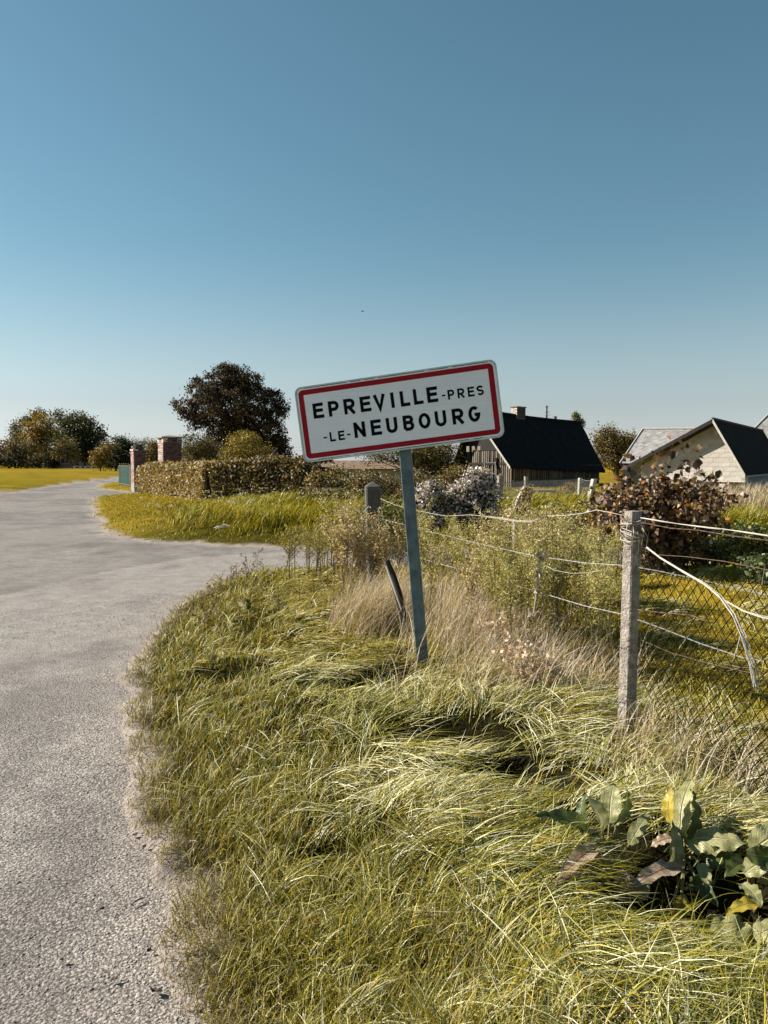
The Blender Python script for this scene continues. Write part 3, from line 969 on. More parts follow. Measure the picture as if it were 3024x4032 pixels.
tree('hawthorn_bush', 'wide rusty brown thicket at the left edge of the far field', 'bush', 60, 190, [(20, 1770, 50, 38), (80, 1765, 58, 38), (135, 1790, 40, 30), (40, 1805, 80, 35), (-40, 1770, 50, 40), (-110, 1780, 60, 40)], 330, 20, .5, P_BROWN, trunk=.2, shell=.4, spread=.7, twigs=60)
tree('yew_bush', 'rounded nearly black bush standing before the far trees', 'bush', 205, 180, [(204, 1805, 26, 28), (204, 1825, 34, 22)], 120, 20, .42, [(.022, .028, .014), (.035, .04, .02)], trunk=.2, shell=.3, spread=.4)
tree('yew_bush', 'low dark evergreen bush in front of the rusty thicket', 'bush', 60, 185, [(20, 1815, 36, 30), (70, 1812, 30, 32), (-50, 1815, 50, 30)], 150, 20, .42, [(.022, .028, .014), (.045, .045, .02)], trunk=.2, shell=.3, spread=.4)
tree('field_bush', 'mixed brown bush right of the round dark one in the far trees', 'bush', 140, 186, [(125, 1822, 40, 22), (160, 1815, 26, 28)], 110, 20, .45, P_BROWN, trunk=.15, shell=.3, spread=.5)
tree('young_tree', 'small brown green tree in front of the far brick house', 'tree', 285, 178, [(262, 1755, 36, 28), (285, 1795, 24, 32), (228, 1785, 18, 28)], 120, 20, .42, P_BROWN + P_DKGRN, trunk=.12, shell=.3, spread=.55)
tree('dark_tree', 'dense shaded tree hiding the far house roof', 'tree', 335, 192, [(335, 1775, 40, 45), (370, 1800, 30, 40), (300, 1780, 34, 38)], 200, 20, .5, [(.022, .026, .014), (.04, .045, .02)], trunk=.3, shell=.2, spread=.6)  # near-black leaf colours have the shade among the far trees put in
tree('laurel_bush', 'big dark bush with golden left side at the right end of the far field', 'bush', 455, 130, [(470, 1765, 48, 42), (505, 1790, 34, 45), (440, 1800, 46, 42), (470, 1820, 66, 28), (480, 1735, 16, 16)], 300, 22, .34, P_DKGRN + [(.03, .035, .016)], [2, 1, 3, .5, 4], trunk=.2, shell=.4, spread=.45, twigs=50)
tree('hazel_bush', 'golden brown leafy bush against the big dark bush', 'bush', 395, 125, [(395, 1800, 32, 32), (385, 1815, 26, 26), (420, 1770, 22, 24)], 130, 22, .30, P_GOLD + P_BROWN, trunk=.12, shell=.3, spread=.4)
tree('willow_tree', 'thin grey airy tree behind the broken pillar', 'tree', 575, 150, [(560, 1745, 34, 18), (600, 1760, 26, 26), (545, 1765, 20, 20)], 60, 16, .32, P_GREY, trunk=.14, shell=.1, limbs=50, spread=.5, twigs=80)
tree('elder_bush', 'brown leafy bush between the two brick pillars', 'bush', 600, 75, [(600, 1790, 36, 45), (590, 1825, 45, 40), (618, 1760, 22, 26)], 240, 22, .17, P_BROWN, trunk=.09, shell=.3, limbs=40, spread=.25)

# clipped hedge
def hedge(name, label, p0, p1, h, th, n, size, pal, wts, hvar=.06):
    p0 = Vector(p0); p1 = Vector(p1)
    t = thing(name, ((p0.x + p1.x) / 2, (p0.y + p1.y) / 2, Hs((p0.x + p1.x) / 2, (p0.y + p1.y) / 2)), label, 'hedge')
    dv = p1 - p0; Ln_ = dv.length; dv.normalize(); nv = Vector((dv.y, -dv.x))
    if nv.y > 0: nv = -nv
    K = int(Ln_ / .5) + 1
    mb = MB()
    rings = []
    for i in range(K + 1):
        c = p0 + dv * (Ln_ * i / K); z0 = Hs(c.x, c.y) - .1
        hh2 = h - .12 + random.uniform(-.04, .04); tt = th / 2 - .12 + random.uniform(-.03, .03)
        rings.append([Vector((c.x, c.y, z0)) + Vector((nv.x, nv.y, 0)) * a + Vector((0, 0, b)) for a, b in ((tt, 0), (tt + .02, hh2 * .5), (tt - .05, hh2), (-tt + .05, hh2), (-tt, hh2 * .5), (-tt, 0))])
    for r_ in rings: mb.v += [tuple(q) for q in r_]
    for i in range(K):
        for j in range(6):
            mb.f.append((i * 6 + j, i * 6 + (j + 1) % 6, (i + 1) * 6 + (j + 1) % 6, (i + 1) * 6 + j))
    mb.f += [tuple(range(6))[::-1], tuple(range(K * 6, K * 6 + 6))]
    mb.build('shade_core', M_hcore, t)
    s = rng.random(n) * Ln_
    face = rng.random(n)
    lat = np.where(face < .62, th / 2 + rng.normal(0, .05, n), (rng.random(n) - .5) * th)
    hh_ = np.where(face < .62, rng.random(n) * h, h + rng.normal(0, .04, n))
    bump = (fbm(s * 1.3, hh_ * 2, 5) - .5) * .22
    top_ = (fbm(s * .9, s * 0, 6) - .5) * 2 * hvar + (rng.random(n) ** 10) * .15
    gap = np.exp(-((s - Ln_ * .53) / .12) ** 2)
    lat = lat + np.where(face < .62, bump, 0)
    hh_ = hh_ + top_ * (hh_ / h)
    X = p0.x + dv.x * s + nv.x * lat; Y = p0.y + dv.y * s + nv.y * lat
    Z = Hf(X, Y) + hh_
    leafcloud('foliage', np.stack([X, Y, Z], -1), size, pal, M_leaf, t, wts)
    return t


M_hcore = mat('hedge_inner_shade', (.014, .010, .006), .95, var=.5, scale=20, bump=.8, bscale=30)  # near-black filling, the hedge's inner shade put in as colour
A0, A1, A2, A3 = (-11.5, 37.0), (-8.2, 31.6), (-6.05, 28.0), (-1.9, 26.0)
hedge('hedge', 'sunlit end of the clipped beech hedge beside the brick pillars', A0, (-8.45, 32.0), 1.26, .9, 9500, .115, P_HEDGE, [3, 3, 2, 1, 2, 1.5])
hedge('hedge', 'sunlit tan middle stretch of the beech hedge under the dark shrub', (-8.2, 31.5), (-6.15, 28.1), 1.26, .9, 8500, .115, P_HEDGE, [3, 3, 2, 1, 2, 1.5])
hedge('hedge', 'darker stretch of the beech hedge reaching towards the sign', (-6.05, 27.95), A3, 1.26, .95, 14500, .11, P_HEDGED, [3, 2.4, 3, 2, 1.3, 1.3])
tree('orange_shrub', 'low orange dried shrub at the foot of the broken pillar', 'shrub', 570, 38.5, [(567, 1922, 16, 14), (585, 1925, 14, 14)], 60, 18, .08, [(.45, .18, .06), (.5, .3, .15), (.35, .2, .05)], trunk=.03, limbs=8, spread=.1)

# loose shrubs filling the space between hedge end and barn
tree('elder_shrub', 'loose dark shrub at the hedge end beneath the sign', 'shrub', 1330, 24, [(1320, 1890, 50, 50), (1290, 1950, 55, 50), (1370, 1960, 50, 50), (1250, 1900, 30, 50)], 260, 26, .075, P_HEDGED, trunk=.05, limbs=30, spread=.14, twigs=30)
tree('rose_shrub', 'dark arching shrub between the concrete post and the sign post', 'shrub', 1450, 22, [(1430, 1900, 45, 45), (1500, 1930, 60, 55), (1450, 1990, 70, 50), (1570, 1950, 50, 60), (1550, 2010, 60, 40)], 360, 26, .07, P_HEDGED, trunk=.05, limbs=40, spread=.14, twigs=50)
tree('hawthorn_shrub', 'brown thicket just right of the sign post before the white house', 'shrub', 1640, 21, [(1640, 1900, 45, 45), (1700, 1930, 55, 50), (1620, 1960, 50, 60)], 240, 26, .065, P_HEDGED, trunk=.05, limbs=30, spread=.13, twigs=30)
tree('apple_tree', 'old tree with forked trunk growing between the white house and the barn', 'tree', 1690, 33, [(1640, 1790, 75, 38), (1700, 1800, 60, 50), (1750, 1800, 45, 60), (1590, 1800, 50, 30), (1740, 1860, 38, 40), (1490, 1795, 60, 20)], 420, 22, .095, P_BROWN + P_DKGRN, trunk=.16, shell=.3, limbs=40, spread=.22, trunk_top=2.0)
tree('elder_shrub', 'brown shrub growing against the barn gable behind the asters', 'shrub', 1800, 26, [(1800, 1880, 42, 45), (1770, 1920, 50, 50), (1850, 1930, 50, 40)], 260, 24, .08, P_BROWN + P_HEDGED, trunk=.05, limbs=20, spread=.14)
tree('walnut_tree', 'brown leaved tree rising behind the barn roof end', 'tree', 2430, 62, [(2385, 1715, 42, 30), (2440, 1745, 55, 45), (2490, 1745, 38, 35), (2400, 1790, 60, 50), (2460, 1810, 60, 50), (2540, 1760, 35, 30), (2360, 1760, 28, 34), (2400, 1688, 22, 10)], 420, 26, .17, [(.20, .14, .045), (.14, .105, .035), (.27, .19, .07), (.10, .08, .03)], trunk=.25, shell=.35, limbs=30, spread=.3)
tree('poplar_tree', 'slim pale poplar pair seen over the barn ridge', 'tree', 2270, 210, [(2270, 1665, 11, 38), (2266, 1640, 8, 22), (2288, 1668, 6, 24)], 110, 16, .5, P_GREY + [(.28, .27, .18)], trunk=.2, shell=.1, spread=.4, limbs=8)

# ------------------------------------------------------------------ brick pillars and gate
M_brick = mat('shaded_red_brick', (.12, .045, .036), .85, var=.3, scale=9, bump=.3, objvar=.2, col2=(.19, .09, .075))  # dark copy: shade of the front faces is put into the colour
M_brickm = mat('lit_red_brick', (.26, .15, .12), .85, var=.3, scale=9, bump=.3, objvar=.2)  # lighter copy, coloured as the sunlit left faces
M_brickl = mat('lit_pale_brick', (.38, .29, .25), .85, var=.3, scale=9, bump=.3, objvar=.3)  # pale copy: sun on the left faces is put into the colour
M_brickd = mat('dark_brick', (.05, .04, .035), .9, var=.4, scale=9, bump=.4, objvar=.3)  # plain near-black brick tone
M_bricko = mat('lichen_orange_brick', (.36, .17, .09), .85, var=.3, scale=9, objvar=.2)
M_mortar = mat('mortar', (.13, .10, .09), .95, var=.25, scale=14, bump=.3)
M_stone = mat('pale_stone', (.52, .47, .40), .8, var=.2, scale=6, bump=.25)
M_stoned = mat('lichened_stone', (.28, .26, .22), .85, var=.35, scale=7, bump=.3)


def shared_box(name, ex, ey, ez, m, jitter=0):
    mb = MB().box((0, 0, 0), (ex, 0, 0), (0, ey, 0), (0, 0, ez))
    me = bpy.data.meshes.new(name)
    me.from_pydata([tuple(c + random.uniform(-jitter, jitter) for c in p_) for p_ in mb.v], [], mb.f)
    me.materials.append(m); me.update()
    return me


def piece(name, me, parent, loc, rot=(0, 0, 0)):
    o = bpy.data.objects.new(name, me); link(o); o.parent = parent; o.location = loc; o.rotation_euler = rot
    return o


def brick_course(root, w, dpt, z0, z1, ch, nw, nd, skip=None):
    """bricks on the front (-y), left (-x) and right (+x) faces of a pillar in the root's own frame"""
    rows = int((z1 - z0) / ch)
    bw, bd = w / nw, dpt / nd
    mats = [M_brick, M_brick, M_brick, M_brick, M_brickd]  # front face takes the shade-dark colours
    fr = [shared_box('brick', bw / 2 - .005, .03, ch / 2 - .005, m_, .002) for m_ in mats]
    lf = [shared_box('brick', .03, bd / 2 - .005, ch / 2 - .005, m_, .002) for m_ in (M_brickl, M_brickl, M_brickl, M_brickl, M_brickl, M_brickm, M_bricko)]  # side faces take the colours with sunlight painted in
    for i in range(rows):
        z = z0 + ch * (i + .5); odd = i % 2
        for j in range(nw + odd):
            a0 = -w / 2 + bw * (j - .5 * odd); a1 = a0 + bw
            a0 = max(a0, -w / 2); a1 = min(a1, w / 2)
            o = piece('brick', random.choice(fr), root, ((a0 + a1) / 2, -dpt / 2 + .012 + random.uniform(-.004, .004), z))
            o.scale.x = (a1 - a0) / bw
        for j in range(nd + (1 - odd)):
            a0 = -dpt / 2 + bd * (j - .5 * (1 - odd)); a1 = a0 + bd
            a0 = max(a0, -dpt / 2 + .035); a1 = min(a1, dpt / 2)
            if a1 - a0 < .04: continue
            for sx_ in (-1, 1):
                if sx_ == 1 and i % 1: continue
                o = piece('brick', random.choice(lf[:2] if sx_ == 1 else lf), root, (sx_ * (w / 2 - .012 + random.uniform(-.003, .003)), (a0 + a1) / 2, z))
                o.scale.y = (a1 - a0) / bd


PR = R(32)
# broken pillar by the gate
c = G0(548, 1936); p1r = thing('brick_pillar', (c[0], c[1], 0), 'lower brick pillar with crumbling top beside the green gate', 'pillar', 'brick gate pillars', PR)
def lbox(root, name, m_, c_, e_, rz=0, jit=0):
    mb = MB().box((0, 0, 0), (e_[0], 0, 0), (0, e_[1], 0), (0, 0, e_[2]))
    vs = [(a + random.uniform(-jit, jit), b + random.uniform(-jit, jit), c2 + random.uniform(-jit, jit)) for a, b, c2 in mb.v]
    me = bpy.data.meshes.new(name); me.from_pydata(vs, [], mb.f); me.materials.append(m_); me.update()
    o = bpy.data.objects.new(name, me); link(o); o.parent = root; o.location = c_; o.rotation_euler = (0, 0, rz)
    return o
lbox(p1r, 'core', M_mortar, (0, 0, 1.08), (.292, .292, 1.12))
brick_course(p1r, .62, .62, .48, 2.18, .088, 3, 3)
lbox(p1r, 'plinth', M_stoned, (0, 0, .20), (.335, .335, .22), jit=.006)
lbox(p1r, 'plinth_band', M_bricko, (0, 0, .45), (.325, .325, .028), jit=.006)
lbox(p1r, 'string_course', M_bricko, (-.02, 0, 2.02), (.325, .32, .03), jit=.008)
lbox(p1r, 'cornice', M_stone, (-.22, 0, 2.23), (.13, .34, .035), jit=.012)
lbox(p1r, 'dark_strip', M_grime, (.13, -.305, 1.15), (.05, .02, .55), jit=.004)  # flat dark strip laid on the front face, no recess is cut
rub = [shared_box('brick', .1, .055, .036, m_, .012) for m_ in (M_brickd, M_brickd, M_brick, M_stoned)]
for i in range(34):
    lv = i / 34
    piece('brick', random.choice(rub), p1r, (random.uniform(-.26, .28) * (1 - .45 * lv) + .02, random.uniform(-.27, .27) * (1 - .4 * lv), 2.24 + .27 * lv), (random.uniform(-.3, .3), random.uniform(-.3, .3), random.uniform(0, 3)))
for i in range(5):
    piece('brick', rub[3], p1r, (-.28 + .03 * i, random.uniform(-.2, .2), 2.27 + .05 * i), (.2, .3, random.uniform(0, 3)))
# tall pillar with capstone
c2_ = W(670, 1830, 36); p2r = thing('brick_pillar', (c2_.x, c2_.y, 0), 'tall square brick pillar with flat stone cap above the hedge', 'pillar', 'brick gate pillars', PR)
lbox(p2r, 'core', M_mortar, (0, 0, 1.33), (.402, .402, 1.35))
brick_course(p2r, .85, .85, 1.02, 2.69, .084, 4, 4)
for sx_ in (-1, 1):
    for sy2 in (-1, 1):
        lbox(p2r, 'quoin', M_stone if sx_ < 0 else M_stoned, (sx_ * .335, sy2 * .335, 2.60), (.11, .11, .095), jit=.006)
lbox(p2r, 'neck_band', M_stoned, (0, 0, 2.475), (.438, .438, .018), jit=.004)
lbox(p2r, 'cap_slab', M_stoned, (0, 0, 2.735), (.52, .52, .028), jit=.008)
mb = MB(); s0 = .5
vs = [(-s0, -s0, 0), (s0, -s0, 0), (s0, s0, 0), (-s0, s0, 0), (-.12, -.1, .09), (.14, -.12, .085), (.1, .12, .09), (-.1, .1, .10)]
me = bpy.data.meshes.new('cap_slope'); me.from_pydata(vs, [], [(3, 2, 1, 0), (0, 1, 5, 4), (1, 2, 6, 5), (2, 3, 7, 6), (3, 0, 4, 7), (4, 5, 6, 7)]); me.materials.append(M_stoned)
piece('cap_slope', me, p2r, (0, 0, 2.765))

M_green = mat('green_paint', (.01, .075, .05), .5, var=.2, scale=6)
M_rust = mat('rusty_iron', (.17, .11, .08), .8, var=.4, scale=20, bump=.2)
M_wpaint = mat('white_paint', (.62, .60, .56), .6, var=.12, scale=8)
ga = Vector((*G0(511, 1928), 0)); gb = Vector((-16.9, 48.6, 0))
gate = thing('metal_gate', ga, 'green slatted metal gate with bare iron tips beside the broken pillar', 'gate')
gd = (gb - ga)
mb = MB()
me_s = shared_box('slat', .055, .014, .62, M_green)
ang_g = math.atan2(gd.y, gd.x)
ns = 26
for i in range(ns):
    f = (i + .5) / ns
    piece('slat', me_s, gate, gd * f + Vector((0, 0, .72)), (0, 0, ang_g))
for i in range(5):
    f = (i + .3) / 5
    MB().tube([ga + gd * f + Vector((0, 0, .05)), ga + gd * f + Vector((0, 0, 1.46)), ga + gd * (f + .012) + Vector((0, 0, 1.50)), ga + gd * (f + .03) + Vector((0, 0, 1.46))], .022, 6).build('iron_upright', M_rust, gate)
MB().tube([ga + Vector((0, 0, 1.36)), gb + Vector((0, 0, 1.36))], .018, 6).build('rail', M_rust, gate)
MB().tube([ga + Vector((0, 0, .25)), gb + Vector((0, 0, .25))], .022, 6).build('rail', M_rust, gate)
MB().box(ga + Vector((.10, -.15, .72)), (.045, 0, 0), (0, .045, 0), (0, 0, .72)).build('gate_post', M_wpaint, gate)
fr0 = W(578, 1900, 39.2)
fr = thing('metal_stand', (fr0.x, fr0.y, 0), 'thin pale metal frame between the broken pillar and the hedge', 'frame')
MB().box((fr0.x, fr0.y, .68), (.03, 0, 0), (0, .03, 0), (0, 0, .70)).build('upright', M_wpaint, fr)
MB().box((fr0.x + .12, fr0.y + .1, .68), (.022, 0, 0), (0, .022, 0), (0, 0, .695)).build('upright', M_green, fr)
MB().box((fr0.x + .12, fr0.y - .03, 1.39), (.2, 0, 0), (0, .04, 0), (0, 0, .028)).build('top_rail', M_wpaint, fr)

# ------------------------------------------------------------------ far house and garden things
M_pink = mat('pinkish_brick_wall', (.36, .22, .19), .85, var=.35, scale=2)
M_slate = mat('dark_slate', (.035, .035, .04), .7, var=.3, scale=3, bump=.2)
M_glass = mat('window_glass', (.03, .035, .04), .12, var=.1)
hb = W(300, 1842, 198)
hs_ = thing('farmhouse', (hb.x, hb.y, 0), 'pink brick house half hidden under the far dark trees', 'house')
a = W(236, 1830, 198); b = W(375, 1830, 204)
dx = Vector((b.x - a.x, b.y - a.y, 0)); nv = Vector((-dx.y, dx.x, 0)).normalized()
q = [Vector((a.x, a.y, 0)), Vector((b.x, b.y, 0)), Vector((b.x, b.y, 0)) + nv * 7, Vector((a.x, a.y, 0)) + nv * 7]
mb = MB().hexa(q, [p_ + Vector((0, 0, 4.3)) for p_ in q]); mb.build('wall', M_pink, hs_)
e = Vector((0, 0, 4.25)); r1 = (q[0] + q[3]) / 2 + Vector((0, 0, 7.6)) + dx.normalized() * 1.5; r2 = (q[1] + q[2]) / 2 + Vector((0, 0, 7.6)) - dx.normalized() * 1.5
o_ = nv * -.5
rb = [q[0] + e + o_ - dx.normalized() * .4, q[1] + e + o_ + dx.normalized() * .4, q[2] + e - o_ + dx.normalized() * .4, q[3] + e - o_ - dx.normalized() * .4]
MB().add(rb + [r1, r2], [(0, 1, 5, 4), (2, 3, 4, 5), (1, 2, 5), (3, 0, 4), (3, 2, 1, 0)]).build('roof', M_slate, hs_)
for f in (.08, .2, .5, .8):
    c = q[0].lerp(q[1], f) - nv * .03 + Vector((0, 0, 2.2))
    w_ = MB().box(c, dx.normalized() * .6, nv * .05, (0, 0, .8)).build('window', M_wpaint, hs_)
    MB().box(c - nv * .06, dx.normalized() * .48, nv * .02, (0, 0, .68)).build('pane', M_glass, hs_)
for px, lab in ((305, 'small white garden table in front of the far house, nearer the conical bush'), (348, 'small white garden bench on the far lawn before the dark bush')):
    c = W(px, 1838, 175); t_ = thing('garden_table', (c.x, c.y, 0), lab, 'table', 'white garden furniture')
    MB().box((c.x, c.y, .72), (.9, 0, 0), (0, .4, 0), (0, 0, .04)).build('tabletop', M_wpaint, t_)
    for sx_ in (-.7, .7):
        MB().box((c.x + sx_, c.y, .34), (.06, 0, 0), (0, .3, 0), (0, 0, .34)).build('leg', M_wpaint, t_)

# ------------------------------------------------------------------ low shed with mossy roof behind the hedge
M_white = mat('limewashed_wall', (.60, .56, .50), .85, var=.12, scale=2, bump=.1)
M_moss = mat('mossy_red_sheet', (.20, .09, .06), .85, var=.45, scale=5, col2=(.30, .22, .12), bump=.3)
sa_, sb_ = W(1225, 1895, 33), W(1620, 1895, 36)
sh_ = thing('garden_shed', (sa_.x, sa_.y, 0), 'low white shed with mossy red roof behind the hedge and sign', 'shed')
dx = Vector((sb_.x - sa_.x, sb_.y - sa_.y, 0)); L_ = dx.length; dxn = dx.normalized(); nv = Vector((-dxn.y, dxn.x, 0))
q = [Vector((sa_.x, sa_.y, 0)), Vector((sb_.x, sb_.y, 0)), Vector((sb_.x, sb_.y, 0)) + nv * 3, Vector((sa_.x, sa_.y, 0)) + nv * 3]
MB().hexa(q, [p_ + Vector((0, 0, 1.22)) for p_ in q]).build('wall', M_white, sh_)
zf, zb = 1.24, 1.62
npan = 9
for i in range(npan):
    f0, f1 = i / npan, (i + 1) / npan
    s_, e_ = q[0] - dxn * .3 - nv * .3 + dxn * (L_ + .6) * f0, q[0] - dxn * .3 - nv * .3 + dxn * (L_ + .6) * f1 - dxn * .012
    pts = [s_ + Vector((0, 0, zf)), e_ + Vector((0, 0, zf)), e_ + nv * 1.9 + Vector((0, 0, zb)), s_ + nv * 1.9 + Vector((0, 0, zb))]
    MB().prism(pts, (0, 0, .03 + .006 * (i % 2))).build('roof_panel', M_moss, sh_)
MB().prism([q[0] - dxn * .3 + nv * 1.6 + Vector((0, 0, zb)), q[1] + dxn * .3 + nv * 1.6 + Vector((0, 0, zb)), q[2] + dxn * .3 + nv * .3 + Vector((0, 0, zf)), q[3] - dxn * .3 + nv * .3 + Vector((0, 0, zf))], (0, 0, .03)).build('roof', M_moss, sh_)
for f in (.165, .62):
    c = q[0] + dxn * L_ * f - nv * .02 + Vector((0, 0, .86))
    w_ = MB().box(c, dxn * .20, nv * .03, (0, 0, .27)).build('window', M_wpaint, sh_)
    for sx_ in (-1, 1):
        for sz_ in (-1, 1):
            MB().box(c - nv * .035 + dxn * .09 * sx_ + Vector((0, 0, .125 * sz_)), dxn * .075, nv * .008, (0, 0, .105)).build('pane', M_glass, sh_)
# white house behind the tree
a = W(1630, 1890, 42); b = W(1715, 1890, 43)
wh = thing('cottage', (a.x, a.y, 0), 'narrow white cottage wall glimpsed behind the forked tree', 'house')
q = [Vector((a.x, a.y, 0)), Vector((b.x, b.y, 0)), Vector((b.x + .3, b.y + 4, 0)), Vector((a.x + .3, a.y + 4, 0))]
MB().hexa(q, [p_ + Vector((0, 0, 2.1)) for p_ in q]).build('wall', M_white, wh)
MB().add([p_ + Vector((0, 0, 2.1)) for p_ in q] + [(q[0] + q[3]) / 2 + Vector((0, 0, 3.0)), (q[1] + q[2]) / 2 + Vector((0, 0, 3.0))], [(0, 1, 5, 4), (2, 3, 4, 5), (1, 2, 5), (3, 0, 4), (3, 2, 1, 0)]).build('roof', M_slate, wh)
MB().box((q[0] + q[1]) / 2 + Vector((0, -.02, 1.25)), (.15, .002, 0), (0, .02, 0), (0, 0, .3)).build('window', M_glass, wh)

# ------------------------------------------------------------------ barn
M_thatch = mat('shade_black_tiles', (.011, .011, .012), .9, spec=.06, var=.35, scale=3, bump=.3, bscale=25)  # near black: shade of the unlit slopes is put into the colour
M_timber = mat('grey_timber', (.15, .12, .085), .85, var=.45, scale=6, bump=.3, objvar=.5, stretch=(8, 8, 1))
M_barnd = mat('dark_daub', (.018, .014, .011), .95, var=.35, scale=5)
M_board = mat('pale_board', (.42, .39, .33), .75, var=.2, scale=8)
bA = W(2010, 1845, 42); bB = W(2383, 1862, 48.5); bC = W(1780, 1835, 46.5); rL = W(1857, 1618, 44.6); rR = W(2287, 1672, 51.5)
bD = bC + (bB - bA)
barn = thing('barn', (bA.x, bA.y, 0), 'old timber barn with steep black roof and brick chimney', 'barn')
# walls set in from the eaves
inn = ((rL - bA) * .0)
def flat(p_, z=0): return Vector((p_.x, p_.y, z))
ax_ = (flat(bB) - flat(bA)).normalized(); ac = (flat(bC) - flat(bA)).normalized()
wA = flat(bA) + ax_ * .55 + ac * .35; wB = flat(bB) - ax_ * .25 + ac * .35; wC = flat(bC) + ax_ * .55 - ac * .35; wD = wC + (wB - wA)
ez = 1.45
MB().hexa([wA, wB, wD, wC], [p_ + Vector((0, 0, ez)) for p_ in (wA, wB, wD, wC)]).build('wall', M_barnd, barn)
gt = flat(rL, rL.z - .2) + ax_ * .55
MB().prism([flat(wA, ez), flat(wC, ez), gt], ax_ * .15).build('gable_wall', M_barnd, barn)
for nm, pts in (('roof', [bA, bB, rR, rL]), ('roof', [bC, bD, rR, rL])):
    a_, b_, c_, d_ = pts
    NI, NJ = 14, 8
    vs_, fs_ = [], []
    for lay in (0, 1):
        for i in range(NI + 1):
            for j in range(NJ + 1):
                f, g_ = i / NI, j / NJ
                p_ = a_.lerp(b_, f).lerp(d_.lerp(c_, f), g_)
                p_ = p_ + Vector((0, 0, (.12 if lay else 0) - .10 * math.sin(f * math.pi) * g_ + (random.uniform(-.025, .025) if lay else 0)))
                vs_.append(p_)
    M_ = (NI + 1) * (NJ + 1); w_ = NJ + 1
    for i in range(NI):
        for j in range(NJ):
            q_ = (i * w_ + j, i * w_ + j + 1, (i + 1) * w_ + j + 1, (i + 1) * w_ + j)
            fs_ += [q_, tuple(k3 + M_ for k3 in q_[::-1])]
    for i in range(NI):
        for j in (0, NJ):
            fs_.append((i * w_ + j, (i + 1) * w_ + j, (i + 1) * w_ + j + M_, i * w_ + j + M_))
    for j in range(NJ):
        for i in (0, NI):
            fs_.append((i * w_ + j, i * w_ + j + 1, i * w_ + j + 1 + M_, i * w_ + j + M_))
    MB().add(vs_, fs_).build(nm, M_thatch, barn)
MB().tube([rL + Vector((0, 0, .13)), rL.lerp(rR, .25) + Vector((0, 0, .06)), rL.lerp(rR, .5) + Vector((0, 0, .03)), rL.lerp(rR, .75) + Vector((0, 0, .06)), rR + Vector((0, 0, .13))], .11, 8).build('ridge', M_thatch, barn)
for p0, p1 in ((bA, rL), (bC, rL)):
    dd = (p1 - p0)
    sd_ = -ax_ * .03
    MB().prism([p0 + Vector((0, 0, -.06)) + sd_, p1 + Vector((0, 0, -.06)) + sd_, p1 + Vector((0, 0, .10)) + sd_, p0 + Vector((0, 0, .10)) + sd_], ax_ * .025).build('barge_board', M_board if p0 is bA else M_timber, barn)
# vertical studs of the long wall
wl = (wB - wA).length; ns = 48
nrm_ = Vector((ax_.y, -ax_.x, 0))
me_v = shared_box('stud', .038, .03, .70, M_timber, .004)
ra = math.atan2(ax_.y, ax_.x)
for i in range(ns):
    f = (i + .5 + random.uniform(-.15, .15)) / ns
    piece('stud', me_v, barn, wA + (wB - wA) * f + nrm_ * .03 + Vector((0, 0, .72)) - barn.location, (0, 0, ra))
MB().box((wA + wB) / 2 + nrm_ * .035 + Vector((0, 0, .52)), ax_ * wl / 2, nrm_ * .04, (0, 0, .05)).build('rail', M_timber, barn)
# gable studs and tie beams
gl = (wC - wA).length; ga_n = -ax_
rg = math.atan2(ac.y, ac.x)
for i in range(26):
    f = (i + .5) / 26
    if random.random() < .3: continue
    for z0, z1 in ((.05, 1.42), (1.56, 2.25)):
        hroof = ez + (gt.z - ez) * (1 - abs(f - .5) * 2) - .1
        z1 = min(z1, hroof)
        if z1 - z0 < .2: continue
        MB().box(wA + (wC - wA) * f + ga_n * .03 + Vector((0, 0, (z0 + z1) / 2)), ac * .05, ga_n * .03, (0, 0, (z1 - z0) / 2)).build('stud', M_timber, barn)
for z_ in (1.49, 2.32):
    ww_ = gl / 2 * (1 if z_ < 1.6 else (gt.z - z_) / (gt.z - ez))
    MB().box((wA + wC) / 2 + ga_n * .04 + Vector((0, 0, z_)), ac * ww_, ga_n * .05, (0, 0, .06)).build('tie_beam', M_barnd, barn)
for k_ in range(3):
    c = W(1845 + 22 * k_, 1768, 44) + ga_n * .05
    MB().box(c, ac * .13, ga_n * .02, (0, 0, .16)).build('plank', M_bricko if k_ == 5 else M_timber, barn)
# square white hatch frame
c0 = W(1928, 1843, 41.6)
hx = Vector((.93, -.3, 0)).normalized()
for s1, s2, hw, hh2 in ((-.30, 0, .022, .36), (.30, 0, .022, .36), (0, .30, .32, .02), (0, -.30, .32, .02)):
    MB().box(c0 + hx * s1 + Vector((0, 0, s2)), hx * hw, Vector((hx.y, -hx.x, 0)) * .02, (0, 0, hh2)).build('hatch_frame', M_wpaint, barn)
# chimney
cc_ = rL.lerp(rR, .42); cc_ = W(2041, 1620, cc_.y)
chm = MB().box(cc_ + Vector((0, 0, -.2)), ax_ * .42, ac * .27, (0, 0, .42)).build('chimney', M_mortar, barn)
for i in range(7):
    z = cc_.z - .38 + i * .088
    for j in range(4):
        o = MB().box(Vector((cc_.x, cc_.y, z)) + ax_ * (-.315 + .21 * j) - ac * .268, ax_ * .1, ac * .012, (0, 0, .038)).build('brick', M_brickd, chm)
    for j in range(3):
        MB().box(Vector((cc_.x, cc_.y, z)) + ac * (-.18 + .18 * j) - ax_ * .418, ac * .086, ax_ * .012, (0, 0, .038)).build('brick', M_brickl if (i + j) % 2 else M_stone, chm)  # sunward face gets the lit brick colours, the front the dark ones
MB().box(cc_ + Vector((0, 0, .25)), ax_ * .47, ac * .32, (0, 0, .032)).build('capstone', M_mortar, chm)

